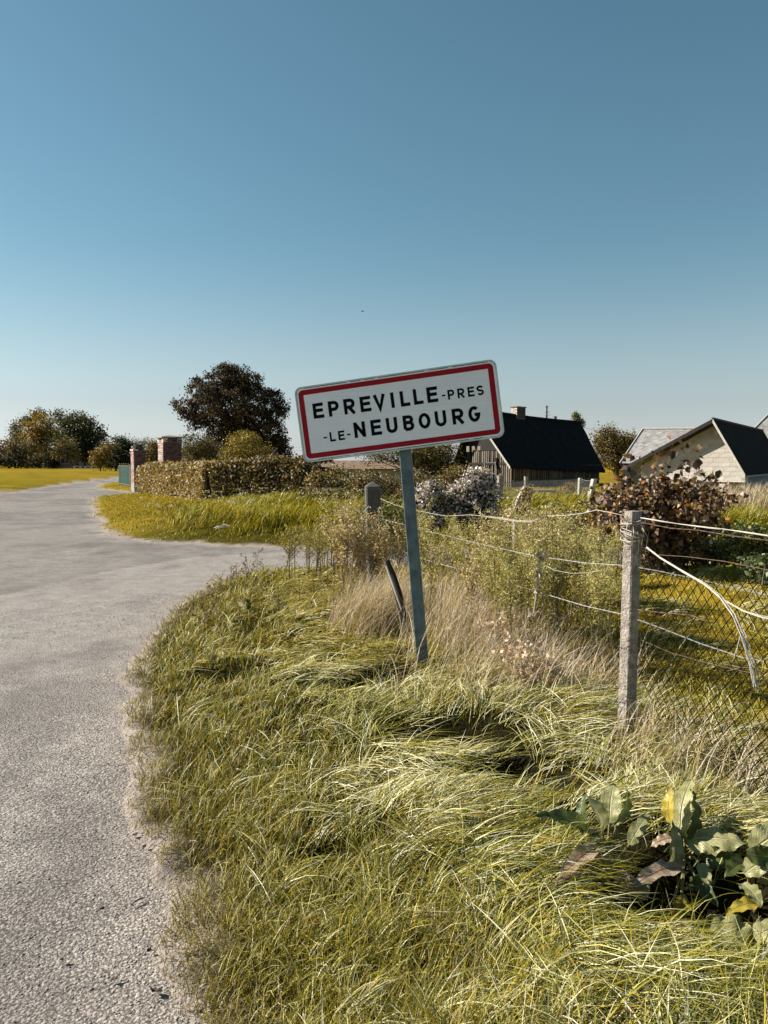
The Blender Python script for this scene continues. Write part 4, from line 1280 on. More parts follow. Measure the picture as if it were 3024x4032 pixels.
# utility poles and wire
M_pole = mat('weathered_pole', (.06, .045, .04), .85, var=.3, scale=8)
c = W(2152, 1700, 90)
up = thing('utility_pole', (c.x, c.y, 0), 'telephone pole with insulators rising behind the barn ridge', 'pole')
tz = W(2152, 1597, 90).z
MB().tube([(c.x, c.y, 0), (c.x, c.y, tz)], [.13, .085], 8).build('pole', M_pole, up)
for dz_ in (.15, .75, 1.2):
    MB().tube([(c.x - .24, c.y, tz - dz_), (c.x + .24, c.y, tz - dz_)], .02, 5).build('crossarm', M_pole, up)
    for sx_ in (-.24, .24):
        MB().tube([(c.x + sx_, c.y, tz - dz_), (c.x + sx_, c.y, tz - dz_ + .12)], [.03, .045], 6).build('insulator', M_wpaint, up)
c2 = W(2186, 1700, 75)
up2 = thing('utility_pole', (c2.x, c2.y, 0), 'short dark pole top just above the barn ridge', 'pole')
t2 = W(2186, 1639, 75).z
MB().tube([(c2.x, c2.y, 0), (c2.x, c2.y, t2)], [.15, .14], 8).build('pole', M_pole, up2)
pts = []
pa_, pb_ = W(2186, 1648, 75), W(2700, 1755, 60)
for i in range(13):
    f = i / 12; q_ = pa_.lerp(pb_, f); q_.z -= .35 * 4 * f * (1 - f); pts.append(q_)
tag(MB().tube(pts, .018, 4).build('overhead_wire', M_pole), 'thin overhead wire sagging from the short pole behind the barn', 'wire')
pts = []
pa_, pb_ = Vector((c.x, c.y, tz - .75)), W(2186, 1645, 75)
for i in range(7):
    pts.append(pa_.lerp(pb_, i / 6))
tag(MB().tube(pts, .016, 4).build('overhead_wire', M_pole), 'short wire strung between the two poles above the barn', 'wire')
for k_, dy_ in enumerate((0, 12)):
    pa_, pb_ = W(380, 1700 + dy_, 160), W(1240, 1762 + dy_, 110)
    pts = []
    for i in range(17):
        f = i / 16; q_ = pa_.lerp(pb_, f); q_.z -= .8 * 4 * f * (1 - f); pts.append(q_)
    tag(MB().tube(pts, .012, 4).build('overhead_wire', M_pole), ('upper' if k_ == 0 else 'lower') + ' faint overhead line passing behind the beech tree', 'wire', 'overhead lines behind the beech')

# bird
bc = W(1427, 1227, 45)
bird = thing('bird', bc, 'tiny dark bird gliding in the open sky above the sign', 'bird')
M_bird = mat('dark_feathers', (.02, .02, .02), .7)
mb = MB()
mb.tube([bc + Vector((-.07, 0, .0)), bc + Vector((-.03, 0, .012)), bc + Vector((.02, 0, .012)), bc + Vector((.08, 0, 0)), bc + Vector((.11, 0, -.003))], [.004, .018, .022, .010, .004], 6)
mb.build('body', M_bird, bird)
for s1 in (-1, 1):
    MB().add([bc + Vector((-.03, 0, .012)), bc + Vector((.03, 0, .012)), bc + Vector((.035, s1 * .10, .05)), bc + Vector((.05, s1 * .22, .03)), bc + Vector((0, s1 * .10, .055))], [(0, 1, 2, 4), (4, 2, 3)]).build('wing', M_bird, bird)

# ------------------------------------------------------------------ block building on the right
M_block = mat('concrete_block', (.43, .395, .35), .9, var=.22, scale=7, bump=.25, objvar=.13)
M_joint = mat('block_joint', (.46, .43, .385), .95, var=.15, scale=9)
M_blockb = mat('shade_blue_grey_block', (.20, .23, .25), .9, var=.2, scale=7, bump=.25, objvar=.15)  # blue grey has the side wall's shade put into the block colour
M_slatel = mat('pale_slate', (.30, .285, .27), .8, spec=.2, var=.22, scale=4, bump=.12, objvar=.22)
M_ridge = mat('terracotta_ridge', (.30, .12, .08), .8, var=.3)
gn = Vector((-.75, -.6614, 0)); gd_ = Vector((.6614, -.75, 0))
gL = Vector((10.95, 33.84, 0))
def GP(px, py):
    """photo ray onto the gable plane -> (s, z)"""
    a, b = px - 1512.0, py - 2016.0
    dr = Vector((a, FPX * CP - b * SP, -FPX * SP - b * CP))
    t_ = (gL.dot(gn) - Vector((0, 0, CAMH)).dot(gn)) / dr.dot(gn)
    p_ = Vector((0, 0, CAMH)) + dr * t_
    return ((p_ - gL).dot(gd_), p_.z)
def G3(s_, z_, o_=0.0): return gL + gd_ * s_ + Vector((0, 0, z_)) + gn * o_
ap = GP(2817, 1657); er = GP(2940, 1872); el = GP(2483, 1838)
wr = GP(2934, 1893); wl_ = GP(2520, 1893)
block = thing('block_building', gL, 'pale concrete block shed with black steep roof on the right', 'shed')
el_w = (wl_[0], el[1] - .02)
hull = [(wl_[0], wl_[1]), (wr[0], wr[1]), (wr[0], er[1] - .02), (ap[0], ap[1] - .16), (wl_[0], el_w[1] + .04)]
MB().prism([G3(*h, -.02) for h in hull], gn * -.18).build('wall', M_joint, block)
bh, bw = .185, .46
z = wr[1]; i = 0
full = shared_box('block', bw / 2 - .004, .02, bh / 2 - .004, M_block, .001)
rgb = math.atan2(gd_.y, gd_.x)
while z < ap[1]:
    s_ = wl_[0] - bw * (.5 if i % 2 else 0)
    while s_ < wr[0]:
        pl = [(s_ + .004, z + .004), (s_ + bw - .004, z + .004), (s_ + bw - .004, z + bh - .004), (s_ + .004, z + bh - .004)]
        c_ = clip_to(pl, hull)
        if c_ and area(c_) > .004:
            if abs(area(c_) - area(pl)) < 1e-5:
                piece('block', full, block, G3(s_ + bw / 2, z + bh / 2, -.028 + random.uniform(-.003, .003)) - gL, (0, 0, rgb))
            else:
                MB().prism([G3(a, b, -.008 + random.uniform(-.003, .003)) for a, b in c_], gn * -.03).build('block', M_block, block)
        s_ += bw
    z += bh; i += 1
MB().box(G3((wl_[0] + wr[0]) / 2 + .02, wr[1] - .03, .03), gd_ * ((wr[0] - wl_[0]) / 2 + .02), gn * .08, (0, 0, .028)).build('lintel', M_stone, block)
# recessed lower wall in the shade-toned block, for the dark open front
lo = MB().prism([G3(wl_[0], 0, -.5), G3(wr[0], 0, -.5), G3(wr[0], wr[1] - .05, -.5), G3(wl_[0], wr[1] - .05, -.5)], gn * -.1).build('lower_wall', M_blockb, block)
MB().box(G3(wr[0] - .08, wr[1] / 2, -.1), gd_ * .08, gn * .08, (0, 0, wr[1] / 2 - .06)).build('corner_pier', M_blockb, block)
# roofs: going back along -gn
back = Vector((.56, .83, 0)) * 13
ov = Vector((-.56, -.83, 0)) * .52
apW, erW, elW = G3(ap[0], ap[1]), G3(er[0] + .03, er[1]), G3(el[0] - .02, el[1])
MB().prism([apW + ov, erW + ov, erW + back, apW + back], (0, 0, .07)).build('roof', M_thatch, block)
MB().prism([apW + ov * 1.0, elW + ov * 1.0, elW + back * .35, apW + back * .35], (0, 0, .06)).build('roof', M_slatel, block)
for p_, q_ in ((apW, erW), (apW, elW)):
    MB().prism([p_ + ov * 1.01 + Vector((0, 0, -.10)), q_ + ov * 1.01 + Vector((0, 0, -.10)), q_ + ov * 1.01 + Vector((0, 0, .06)), p_ + ov * 1.01 + Vector((0, 0, .06))], gn * .025).build('barge_board', M_board if q_ is erW else M_barnd, block)
MB().tube([apW + ov + Vector((0, 0, .07)), apW + back + Vector((0, 0, .07))], .05, 6).build('ridge', M_slate, block)
MB().tube([erW + ov + Vector((.03, 0, -.05)), erW + back + Vector((.03, 0, -.05))], .05, 8).build('gutter', M_stoned, block)
# right side wall and its blocks, shade put into their blue grey colour
s0_ = G3(wr[0], 0, 0)
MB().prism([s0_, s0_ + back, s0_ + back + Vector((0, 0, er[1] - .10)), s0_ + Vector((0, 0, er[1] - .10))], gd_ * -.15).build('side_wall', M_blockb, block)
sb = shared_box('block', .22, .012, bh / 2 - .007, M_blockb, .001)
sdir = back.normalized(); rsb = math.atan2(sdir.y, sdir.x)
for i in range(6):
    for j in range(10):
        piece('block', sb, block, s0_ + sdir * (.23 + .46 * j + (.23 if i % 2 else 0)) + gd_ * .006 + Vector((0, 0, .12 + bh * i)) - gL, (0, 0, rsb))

# rear building with diamond slate roof
rs = [W(2440, 1824, 37), W(2740, 1824, 36), W(2880, 1688, 38), W(2530, 1690, 39.5)]
rear = thing('slate_roofed_building', flat(rs[0]), 'long low building with pale diamond slate roof behind the block shed', 'building')
q = [flat(rs[0]) + Vector((.2, .3, 0)), flat(rs[1]) + Vector((1.5, .3, 0)), flat(rs[2]) + Vector((1.5, 2.5, 0)), flat(rs[3]) + Vector((.2, 2.5, 0))]
MB().hexa(q, [p_ + Vector((0, 0, 1.4)) for p_ in q]).build('wall', M_blockb, rear)
ru = (rs[2] - rs[3]).normalized(); base_l, top_l = rs[0], rs[3]
sl = (top_l - base_l); rn = ru.cross(sl).normalized(); rn = rn if rn.z > 0 else -rn
wtop = (rs[2] - rs[3]).length
vdir = (sl - ru * sl.dot(ru)).normalized(); Hh = sl.dot(vdir); off = sl.dot(ru)
hull = [(0, 0), (wtop + off, 0), (wtop + off, Hh), (off, Hh)]
R3 = lambda s_, t_, o_=0: base_l + ru * s_ + vdir * t_ + rn * o_
MB().prism([R3(*h, -.01) for h in hull], rn * -.05).build('roof', M_slate, rear)
ts = .34; ti = 0; row = 0; t_ = -ts / 2
cnt = 0
while t_ < Hh:
    s_ = -ts + (ts / 2 if row % 2 else 0)
    while s_ < wtop + off:
        cx_, cy_ = s_, t_ + ts / 2
        pl = [(cx_, cy_ - ts * .52), (cx_ + ts * .49, cy_), (cx_, cy_ + ts * .52), (cx_ - ts * .49, cy_)]
        c_ = clip_to(pl, hull)
        if c_ and area(c_) > .006 and cnt < 295:
            lift = random.uniform(.002, .012)
            MB().add([R3(a, b, .002 + lift * (1 - (b - t_) / ts)) for a, b in c_] + [R3(a, b, -.008) for a, b in c_],
                     [tuple(range(len(c_)))] + [(k2, len(c_) + k2, len(c_) + (k2 + 1) % len(c_), (k2 + 1) % len(c_)) for k2 in range(len(c_))]).build('slate', M_slatel, rear)
            cnt += 1
        s_ += ts
    t_ += ts / 2; row += 1
MB().prism([q[3] + Vector((0, 0, 1.4)), q[2] + Vector((0, 0, 1.4)), rs[2], rs[3]], (0, .04, 0)).build('roof', M_slate, rear)
for a, b, m_ in ((0, .30, M_stone), (.30, .60, M_stone), (.60, .86, M_ridge), (.86, 1.0, M_stone)):
    MB().tube([rs[3].lerp(rs[2], a) + Vector((0, 0, .02)), rs[3].lerp(rs[2], b - .01) + Vector((0, 0, .02))], .055, 7).build('ridge_tile', m_, rear)
MB().prism([rs[0] + Vector((-.05, -.03, .0)), rs[3] + Vector((-.05, -.03, 0)), rs[3] + Vector((.0, -.03, .05)), rs[0] + Vector((0, -.03, .05))], (.03, .02, 0)).build('verge_board', M_wpaint, rear)
# last roof at the right edge
fa, fb, fc, fd = W(2900, 1760, 47), W(3110, 1548, 50), W(3560, 1548, 48), W(3350, 1760, 45)
fr_ = thing('far_roofed_building', flat(fa), 'slate roof corner showing at the right edge behind the block shed', 'building')
q = [flat(fa) + Vector((.3, .3, 0)), flat(fd) + Vector((0, .3, 0)), flat(fc), flat(fb)]
MB().hexa(q, [p_ + Vector((0, 0, fa.z - .1)) for p_ in q]).build('wall', M_block, fr_)
uu = (fd - fa).normalized(); vv_ = (fb - fa); nn_ = uu.cross(vv_).normalized(); nn_ = nn_ if nn_.z > 0 else -nn_
vdd = (vv_ - uu * vv_.dot(uu)).normalized(); Hh = vv_.dot(vdd); off = vv_.dot(uu); wt_ = (fd - fa).length
hull = [(0, 0), (wt_, 0), (wt_ + off, Hh), (off, Hh)]
F3 = lambda s_, t_, o_=0: fa + uu * s_ + vdd * t_ + nn_ * o_
MB().prism([F3(*h, -.01) for h in hull], nn_ * -.06).build('roof', M_slate, fr_)
ts = .42; row = 0; t_ = -ts / 2
while t_ < Hh:
    s_ = -ts + (ts / 2 if row % 2 else 0)
    while s_ < min(wt_ + off, 4.5):
        c_ = clip_to([(s_, t_ - ts * .02), (s_ + ts * .49, t_ + ts / 2), (s_, t_ + ts * 1.02), (s_ - ts * .49, t_ + ts / 2)], hull)
        if c_ and area(c_) > .006:
            lift = random.uniform(.003, .014)
            MB().add([F3(a, b, .002 + lift * (1 - (b - t_) / ts)) for a, b in c_] + [F3(a, b, -.008) for a, b in c_],
                     [tuple(range(len(c_)))] + [(k2, len(c_) + k2, len(c_) + (k2 + 1) % len(c_), (k2 + 1) % len(c_)) for k2 in range(len(c_))]).build('slate', M_slatel, fr_)
        s_ += ts
    t_ += ts / 2; row += 1
MB().prism([F3(-.06, 0, -.05), F3(off - .06, Hh, -.05), F3(off - .06, Hh, .07), F3(-.06, 0, .07)], uu * .05).build('verge_board', M_wpaint, fr_)

# ------------------------------------------------------------------ garden fence posts, netting, round bush
M_conc = mat('old_concrete', (.20, .175, .145), .92, var=.4, scale=26, bump=.7, bscale=90, col2=(.44, .38, .32))
M_concd = mat('grey_concrete', (.085, .08, .072), .92, var=.3, scale=20, bump=.5, bscale=80)
M_wire = mat('galvanised_wire', (.26, .255, .25), .6, metal=.3, var=.2)
M_rwire = mat('rusty_wire', (.13, .075, .05), .8, var=.4, scale=30)
M_dwire = mat('dark_netting_wire', (.018, .014, .012), .95, spec=.05, var=.3)
M_rope = mat('bleached_twine', (.46, .43, .37), .8, var=.12, scale=60, bump=.2)


def post(name, label, b, t_, w, m_, rz=.3, cat='post', group=None, taper=.9, cap=False):
    b, t_ = Vector(b), Vector(t_)
    o = thing(name, b, label, cat, group)
    e1_, e2_ = Vector((math.cos(rz), math.sin(rz), 0)) * w / 2, Vector((-math.sin(rz), math.cos(rz), 0)) * w / 2
    mb = MB(); K = 6; lv = []
    for i in range(K + 1):
        c_ = (b - Vector((0, 0, .25))).lerp(t_, i / K); s_ = 1 - (1 - taper) * i / K
        ch_ = .82
        for a, bb in ((-1, -ch_), (-ch_, -1), (ch_, -1), (1, -ch_), (1, ch_), (ch_, 1), (-ch_, 1), (-1, ch_)):
            mb.v.append(tuple(c_ + (e1_ * a + e2_ * bb) * s_ * random.uniform(.985, 1.015)))
    for i in range(K):
        for j in range(8):
            mb.f.append((i * 8 + j, i * 8 + (j + 1) % 8, (i + 1) * 8 + (j + 1) % 8, (i + 1) * 8 + j))
    mb.f.append(tuple(range(8))[::-1])
    if cap:
        mb.v.append(tuple(t_ + Vector((0, 0, w * .35)))); k_ = len(mb.v) - 1
        mb.f += [(K * 8 + j, K * 8 + (j + 1) % 8, k_) for j in range(8)]
    else:
        mb.f.append(tuple(K * 8 + j for j in range(8)))
    mb.build('shaft', m_, o)
    return o


GP_ = 'posts of the garden fence'
def gpost(px, pt, pb, d_, w, m_, label, px2=None, rz=.4, name='fence_post'):
    t_ = W(px2 or px, pt, d_); b = W(px, pb, d_)
    b.z = max(Hs(b.x, b.y) - .05, min(b.z, .25))
    return post(name, label, b, t_, w, m_, rz, group=GP_)
gpost(1968, 1872, 1990, 20, .13, M_conc, 'square concrete fence post beside the aster bush')
gpost(2071, 1876, 1990, 22, .10, M_conc, 'slim pale fence post with dark netting left of the barn yard')
gpost(2279, 1882, 2004, 24, .11, M_board, 'rough pale wooden fence post before the golden round bush', px2=2284)
gpost(2310, 1886, 2010, 22.5, .15, M_board, 'leaning bark-white fence post right of the golden bush', px2=2340)
gpost(2164, 1950, 2006, 25, .045, M_board, 'thin short white stake in the garden netting')
gpost(2848, 1905, 2040, 19, .15, M_board, 'pale wooden fence post in dry grass before the block shed', rz=.1)
gpost(3010, 1930, 2040, 19, .10, M_timber, 'dark fence post at the right edge before the block shed', rz=.1)
# netting (fine mesh joined as one part)
def netting(name, label, a, b, z0, z1, step, r_, m_, root=None, slant=1.0, jitter=0.0, both=True, cat='netting', kindstuff=True, sag=0):
    a, b = Vector(a), Vector(b)
    L_ = (b - a).length; dr = (b - a) / L_
    h = z1 - z0
    mb = MB()
    nrm2 = Vector((-dr.y, dr.x, 0))
    for sg in ((1, -1) if both else (1,)):
        s_ = -h / slant
        while s_ < L_:
            lo_, hi_ = 0.0, h
            p0s, p1s = (s_, s_ + h / slant) if sg > 0 else (s_ + h / slant, s_)
            # clip to the strip
            pts_ = []
            K = 8
            for k2 in range(K + 1):
                f = k2 / K; ss = p0s + (p1s - p0s) * f
                if -1e-6 <= ss <= L_:
                    f2 = ss / L_
                    off_ = (fbm(np.array([ss * 2.0]), np.array([f * h * 2 + 7]), 8)[0] - .5) * jitter
                    pts_.append(a + dr * ss + nrm2 * (off_ + sg * r_) + Vector((0, 0, z0 + h * f - sag * 4 * f2 * (1 - f2) * f)))
            if len(pts_) >= 2: mb.tube(pts_, r_, 3, cap=False)
            s_ += step
    return mb


nf = thing('chain_link_fence', W(2071, 1990, 22), 'grey chain-link netting stretched in front of the barn yard', 'fence')
pA, pB, pC = W(1968, 1890, 20.1), W(2071, 1890, 22.1), W(2284, 1890, 24.1)
for a, b in ((flat(pA), flat(pB)), (flat(pB), flat(pC)), (flat(pC), flat(W(2340, 1890, 22.6)))):
    o = netting('', '', a, b, .15, 1.02, .085, .0035, M_wire).build('wire_mesh', M_wire, nf)
    o['kind'] = 'stuff'
    for z_ in (.55, 1.03):
        MB().tube([a + Vector((0, 0, z_)), (a + b) / 2 + Vector((0, 0, z_ - .03)), b + Vector((0, 0, z_))], .006, 4).build('line_wire', M_wire, nf)
tree('beech_bush', 'rounded golden brown bush behind the netting by the barn', 'bush', 2240, 27, [(2235, 1945, 32, 42), (2268, 1945, 34, 40), (2250, 1975, 50, 30)], 280, 26, .055, [(.36, .22, .07), (.28, .17, .05), (.42, .30, .12)], trunk=.05, limbs=10, spread=.07, shell=.6)
for px, lab in ((2110, 'grey blocky trough standing low behind the netting'),):
    c = G0(px, 1975); t_ = thing('garden_trough', (c[0], c[1], 0), lab, 'trough')
    MB().box((c[0], c[1], .22), (.7, .1, 0), (-.03, .25, 0), (0, 0, .2)).build('basin', M_blockb, t_)
    MB().box((c[0], c[1], .44), (.74, .1, 0), (-.04, .29, 0), (0, 0, .03)).build('rim', M_stoned, t_)
# taut white tapes before the block shed
for k_, (y0, y1) in enumerate(((1937, 1936), (1946, 1944))):
    a, b = W(2830, y0, 18.8), W(3120, y1, 18.8)
    tag(MB().tube([a, a.lerp(b, .5) + Vector((0, 0, -.01)), b], .012 if k_ == 0 else .006, 5).build('fence_tape', M_rope), ('broad' if k_ == 0 else 'thin lower') + ' white line stretched between the posts before the block shed', 'tape', 'white lines by the block shed')
# leaning pale stick
a, b = W(2960, 1995, 18), W(3060, 1925, 18)
tag(MB().tube([a, b], .02, 5).build('leaning_stick', M_board), 'pale stick leaning against the right edge garden fence', 'stick')

# ------------------------------------------------------------------ asters and other garden growth
def aster(label, px, d_, lobes, nf_, ng, pal_top, ground=0.05):
    k = MPP(d_)
    b = W(px, 2080, d_); bz = Hs(b.x, b.y)
    t = thing('aster_bush', (b.x, b.y, bz), label, 'bush', 'flowering asters')
    L3 = [(tuple(W(l[0], l[1], d_ + (l[4] if len(l) > 4 else 0))), (l[2] * k, l[2] * k * .8, l[3] * k)) for l in lobes]
    pts, cc = lobe_pts(L3, ng, 24, .05, .2)
    leafcloud('foliage', pts, .035, [(.05, .06, .025), (.09, .10, .035), (.16, .15, .06), (.03, .035, .015)], M_leafdull, t)
    pts, cc = lobe_pts([((l[0][0], l[0][1] - .05, l[0][2] + l[1][2] * .25), (l[1][0] * .98, l[1][1], l[1][2] * .85)) for l in L3], nf_, 9, .035, .75)
    pts = pts[(pts[:, 2] > bz + .45)]
    leafcloud('blossoms', pts, .030, pal_top, M_leafdull, t, asp=.9)
    mb = MB()
    for i in range(26):
        c_ = Vector(cc[random.randrange(len(cc))])
        r0 = Vector((b.x + random.uniform(-.25, .25), b.y + random.uniform(-.2, .2), bz))
        mb.tube([r0, r0.lerp(c_, .5) + Vector((0, 0, .1)), c_], [.006, .005, .003], 4)
    mb.build('stems', M_stem, t)['kind'] = 'stuff'
P_AST = [(.78, .70, .76), (.62, .54, .64), (.82, .76, .74), (.48, .40, .32), (.40, .34, .44)]
aster('smaller left clump of pale lilac asters right of the sign post', 1670, 9.6, [(1675, 1970, 42, 55), (1655, 2000, 40, 50), (1700, 1940, 34, 42), (1690, 2050, 60, 50)], 300, 230, P_AST)
aster('tall right clump of lilac white asters in front of the barn', 1860, 9.8, [(1880, 1900, 52, 48), (1910, 1950, 48, 55), (1830, 1950, 50, 55), (1780, 1975, 42, 50), (1870, 1880, 30, 35), (1870, 2030, 90, 60), (1740, 1990, 36, 40)], 640, 520, P_AST)

# fleabane weeds ----------------------------------------------------------
def weed_mesh(h, nleaf, pal, fluffy, seed):
    st = np.random.default_rng(seed)
    n = nleaf
    nb = 9
    ba = st.random(nb) * 6.28; bt = .35 + .5 * st.random(nb)
    which = st.integers(0, nb + 3, n)
    f = st.random(n)
    z = np.empty(n); x = np.empty(n); y = np.empty(n)
    main = which >= nb
    z[main] = h * (f[main] ** .6); rr_ = .02 + .05 * st.random(main.sum()); aa = st.random(main.sum()) * 6.28
    x[main] = rr_ * np.cos(aa); y[main] = rr_ * np.sin(aa)
    bi = which[~main]; fb_ = f[~main] ** .6
    x[~main] = np.cos(ba[bi]) * fb_ * .13 + st.normal(0, .014, len(bi)); y[~main] = np.sin(ba[bi]) * fb_ * .13 + st.normal(0, .014, len(bi))
    z[~main] = h * bt[bi] + fb_ * h * .42 * (1.05 - bt[bi] * .5) + st.normal(0, .012, len(bi))
    C = np.stack([x, y, z], -1)
    size = (.025 if not fluffy else .024) * (1.3 - .6 * z / h) * (.7 + .6 * st.random(n))
    d1 = st.normal(0, 1, (n, 3)); d1[:, 2] = np.abs(d1[:, 2]) * 1.1; d1 /= np.linalg.norm(d1, axis=1, keepdims=True)
    d2 = st.normal(0, 1, (n, 3)); d2 -= (d2 * d1).sum(1, keepdims=True) * d1; d2 /= np.linalg.norm(d2, axis=1, keepdims=True)
    s = size[:, None]; asp = .35 if not fluffy else .7
    V = np.stack([C - d1 * s * .5, C + d2 * s * asp * .5, C + d1 * s * .5, C - d2 * s * asp * .5], 1).reshape(-1, 3)
    Q = np.arange(n * 4).reshape(n, 4)
    hgt = np.clip(z / h, 0, 1)[:, None]
    p_ = np.array(pal)
    ix = np.clip((hgt[:, 0] * .8 + st.random(n) * .5) * len(p_), 0, len(p_) - 1).astype(int)
    col = p_[ix] * (.75 + .5 * st.random((n, 1)))
    o = bulk('foliage', V, 4, M_leafdull, np.repeat(col, 4, 0), quads=Q)
    mb = MB()
    mb.tube([(0, 0, -.03), (.004, .003, h * .5), (0, 0, h)], [.005, .004, .0015], 4)
    for a_, t2_ in zip(ba, bt):
        mb.tube([(0, 0, h * t2_), (math.cos(a_) * .07, math.sin(a_) * .07, h * t2_ + h * .17), (math.cos(a_) * .13, math.sin(a_) * .13, h * t2_ + h * .42 * (1.05 - t2_ * .5))], [.0025, .002, .001], 3)
    so = mb.build('stem', M_stem)
    me1, me2 = o.data, so.data
    bpy.data.objects.remove(o); bpy.data.objects.remove(so)
    return me1, me2


P_WEED = [(.05, .05, .012), (.10, .095, .02), (.22, .20, .035), (.36, .32, .08), (.50, .44, .18)]
P_WEEDB = [(.16, .10, .05), (.24, .16, .08), (.34, .24, .12), (.46, .35, .19), (.56, .46, .28)]
P_WEEDG = [(.06, .06, .015), (.14, .13, .03), (.26, .22, .04), (.38, .32, .08)]
WM = [weed_mesh(.95, 1150, P_WEED, False, 100 + i) for i in range(4)]
WB = [weed_mesh(1.0, 1000, P_WEEDB, True, 200 + i) for i in range(3)]
WG = [weed_mesh(.55, 260, P_WEEDG, False, 300 + i) for i in range(3)]


ORD = ['leftmost', 'second', 'third', 'fourth', 'fifth', 'sixth', 'seventh', 'eighth', 'ninth', 'tenth', 'eleventh', 'twelfth']


def weeds(name, meshes, spots, label, group, cat='weed', hs=1.0):
    if '%' in label: spots = sorted(spots, key=lambda q_: q_[0] / q_[1])
    for i_, (x_, y_, sc) in enumerate(spots):
        t = thing(name, (x_, y_, Hs(x_, y_)), label.replace('%', ORD[i_] + ('' if i_ == 0 else ' from left')) if '%' in label else label, cat, group, random.uniform(0, 6.28))
        t.scale = (sc * hs, sc * hs, sc)
        t.rotation_euler.x = random.uniform(-.12, .12); t.rotation_euler.y = random.uniform(-.12, .12)
        m1, m2 = random.choice(meshes)
        for nm, me_ in (('foliage', m1), ('stem', m2)):
            o = bpy.data.objects.new(nm, me_); link(o); o.parent = t


sp = []
def band(n_, px0, px1, d0, d1, s0_, s1_):
    r_ = []
    for i in range(n_):
        d_ = random.uniform(d0, d1); px = random.uniform(px0, px1)
        r_.append((W(px, 2000, d_).x, d_, random.uniform(s0_, s1_)))
    return r_
weeds('fleabane_weed', WM, band(40, 1660, 2440, 6.0, 7.8, .66, .98), 'yellow green feathery weed in the tall stand behind the wires', 'feathery weeds behind the wires', hs=1.35)
weeds('fleabane_weed', WM, band(26, 1900, 2440, 4.9, 6.0, .62, .85), 'shorter feathery weed at the front of the stand left of the concrete post', 'front row of feathery weeds', hs=1.3)
weeds('brown_weed', WB, band(12, 1650, 2430, 5.6, 7.6, .62, .95), 'dead brown weed mixed into the feathery stand behind the wires', 'dead weeds in the feathery stand', hs=1.1)
weeds('brown_weed', WB, [(W(1345 + 13 * i, 2000, 7.4 + .12 * (i % 3)).x, 7.4 + .12 * (i % 3), s_) for i, s_ in enumerate((.80, .95, 1.02, .98, .95, .80, .70, .60))], '% of the fluffy tan weeds clustered before the capped post', 'tan weeds before the capped post', hs=1.25)
weeds('brown_weed', WB, [(W(px, 2000, 7.8).x, 7.8, s_) for px, s_ in ((1500, .8), (1530, .75), (1560, .82))], '% of three tan weeds between the capped post and sign post', 'tan weeds between the posts', hs=1.2)
weeds('verge_weed', WG, band(24, 1120, 1340, 8.6, 10.6, .85, 1.2), 'bushy green weed at the verge edge before the side road', 'green weeds along the side road', hs=1.4)
weeds('verge_weed', WG, [(*GH(px, py)[:2], s_) for px, py, s_ in ((820, 2420, .5), (880, 2380, .6), (930, 2330, .6), (1000, 2400, .55), (760, 2440, .45), (690, 2500, .4), (1050, 2330, .6), (860, 2500, .4), (1100, 2420, .5), (940, 2460, .45), (1180, 2400, .6), (1240, 2380, .6))], '% of the low leafy weeds on the grassy point', 'low weeds on the grassy point', hs=1.6)

# dry docks: thin dark stalks with bobbles
def stalk(px, py, h, lean, label='thin dark seeding stalk on the grassy point beside the tarmac'):
    b = GH(px, py); t = thing('dry_stalk', b, label, 'weed', 'dark stalks by the tarmac')
    tip = b + Vector((lean, random.uniform(-.05, .05), h))
    mb = MB().tube([b, b.lerp(tip, .5) + Vector((lean * -.2, 0, 0)), tip], [.004, .003, .0015], 4)
    pts = []
    for i in range(5):
        f = .45 + .5 * i / 5; s0v = b.lerp(tip, f); a_ = random.uniform(0, 6.28)
        e_ = s0v + Vector((math.cos(a_) * .07, math.sin(a_) * .07, .06)); mb.tube([s0v, e_], [.002, .001], 3)
        pts += [np.array(s0v.lerp(e_, g_)) for g_ in (.5, .8, 1)]
    mb.build('stem', M_stem, t)
    pts = np.repeat(np.array(pts), 5, 0) + rng.normal(0, .009, (75, 3))
    leafcloud('seed_heads', pts, .017, [(.12, .07, .04), (.22, .14, .07)], M_leafdull, t, asp=.8)['kind'] = 'stuff'
for px, py, h, l_ in ((960, 2400, .5, .08), (985, 2330, .45, -.05), (860, 2470, .36, -.04), (905, 2360, .36, .02), (820, 2480, .3, -.05), (1010, 2290, .40, .03), (780, 2520, .26, .04)):
    stalk(px, py, h, l_, '%s of the thin dark stalks on the grassy point' % {780: 'leftmost', 820: 'second from left', 860: 'third from left', 905: 'fourth from left', 960: 'fifth from left', 985: 'sixth from left', 1010: 'rightmost'}[px])
stalk(1380, 2420, .75, .04, 'tall dark seeding stalk just below the tan weeds')
stalk(1310, 2480, .6, .03, 'dark stalk left of the tan weeds in the bright grass')

# ------------------------------------------------------------------ boundary fence: posts, barbed wire, twine
PRr = W(2492, 2012, 3.85); PRb = Vector(GH(2445, 2860)); PRb = Vector((W(2466, 2800, 3.85).x, 3.85, Hs(W(2466, 2800, 3.85).x, 3.85)))
rp = post('concrete_post', 'slim concrete fence post with twine wound round its top, nearest the camera', PRb, PRr, .071, M_conc, R(28), taper=.93)
MPt = W(1467, 1915, 8.0); MPb = Vector((W(1500, 2300, 8.0).x, 8.0, Hs(-.03, 8.0)))
MPb = Vector((MPt.x + .03, 8.0, Hs(MPt.x, 8.0)))
mp = post('concrete_post', 'thick concrete post with pyramid top and a scrap of netting behind the sign', MPb, MPt, .155, M_concd, R(8), cap=True, taper=1.0)
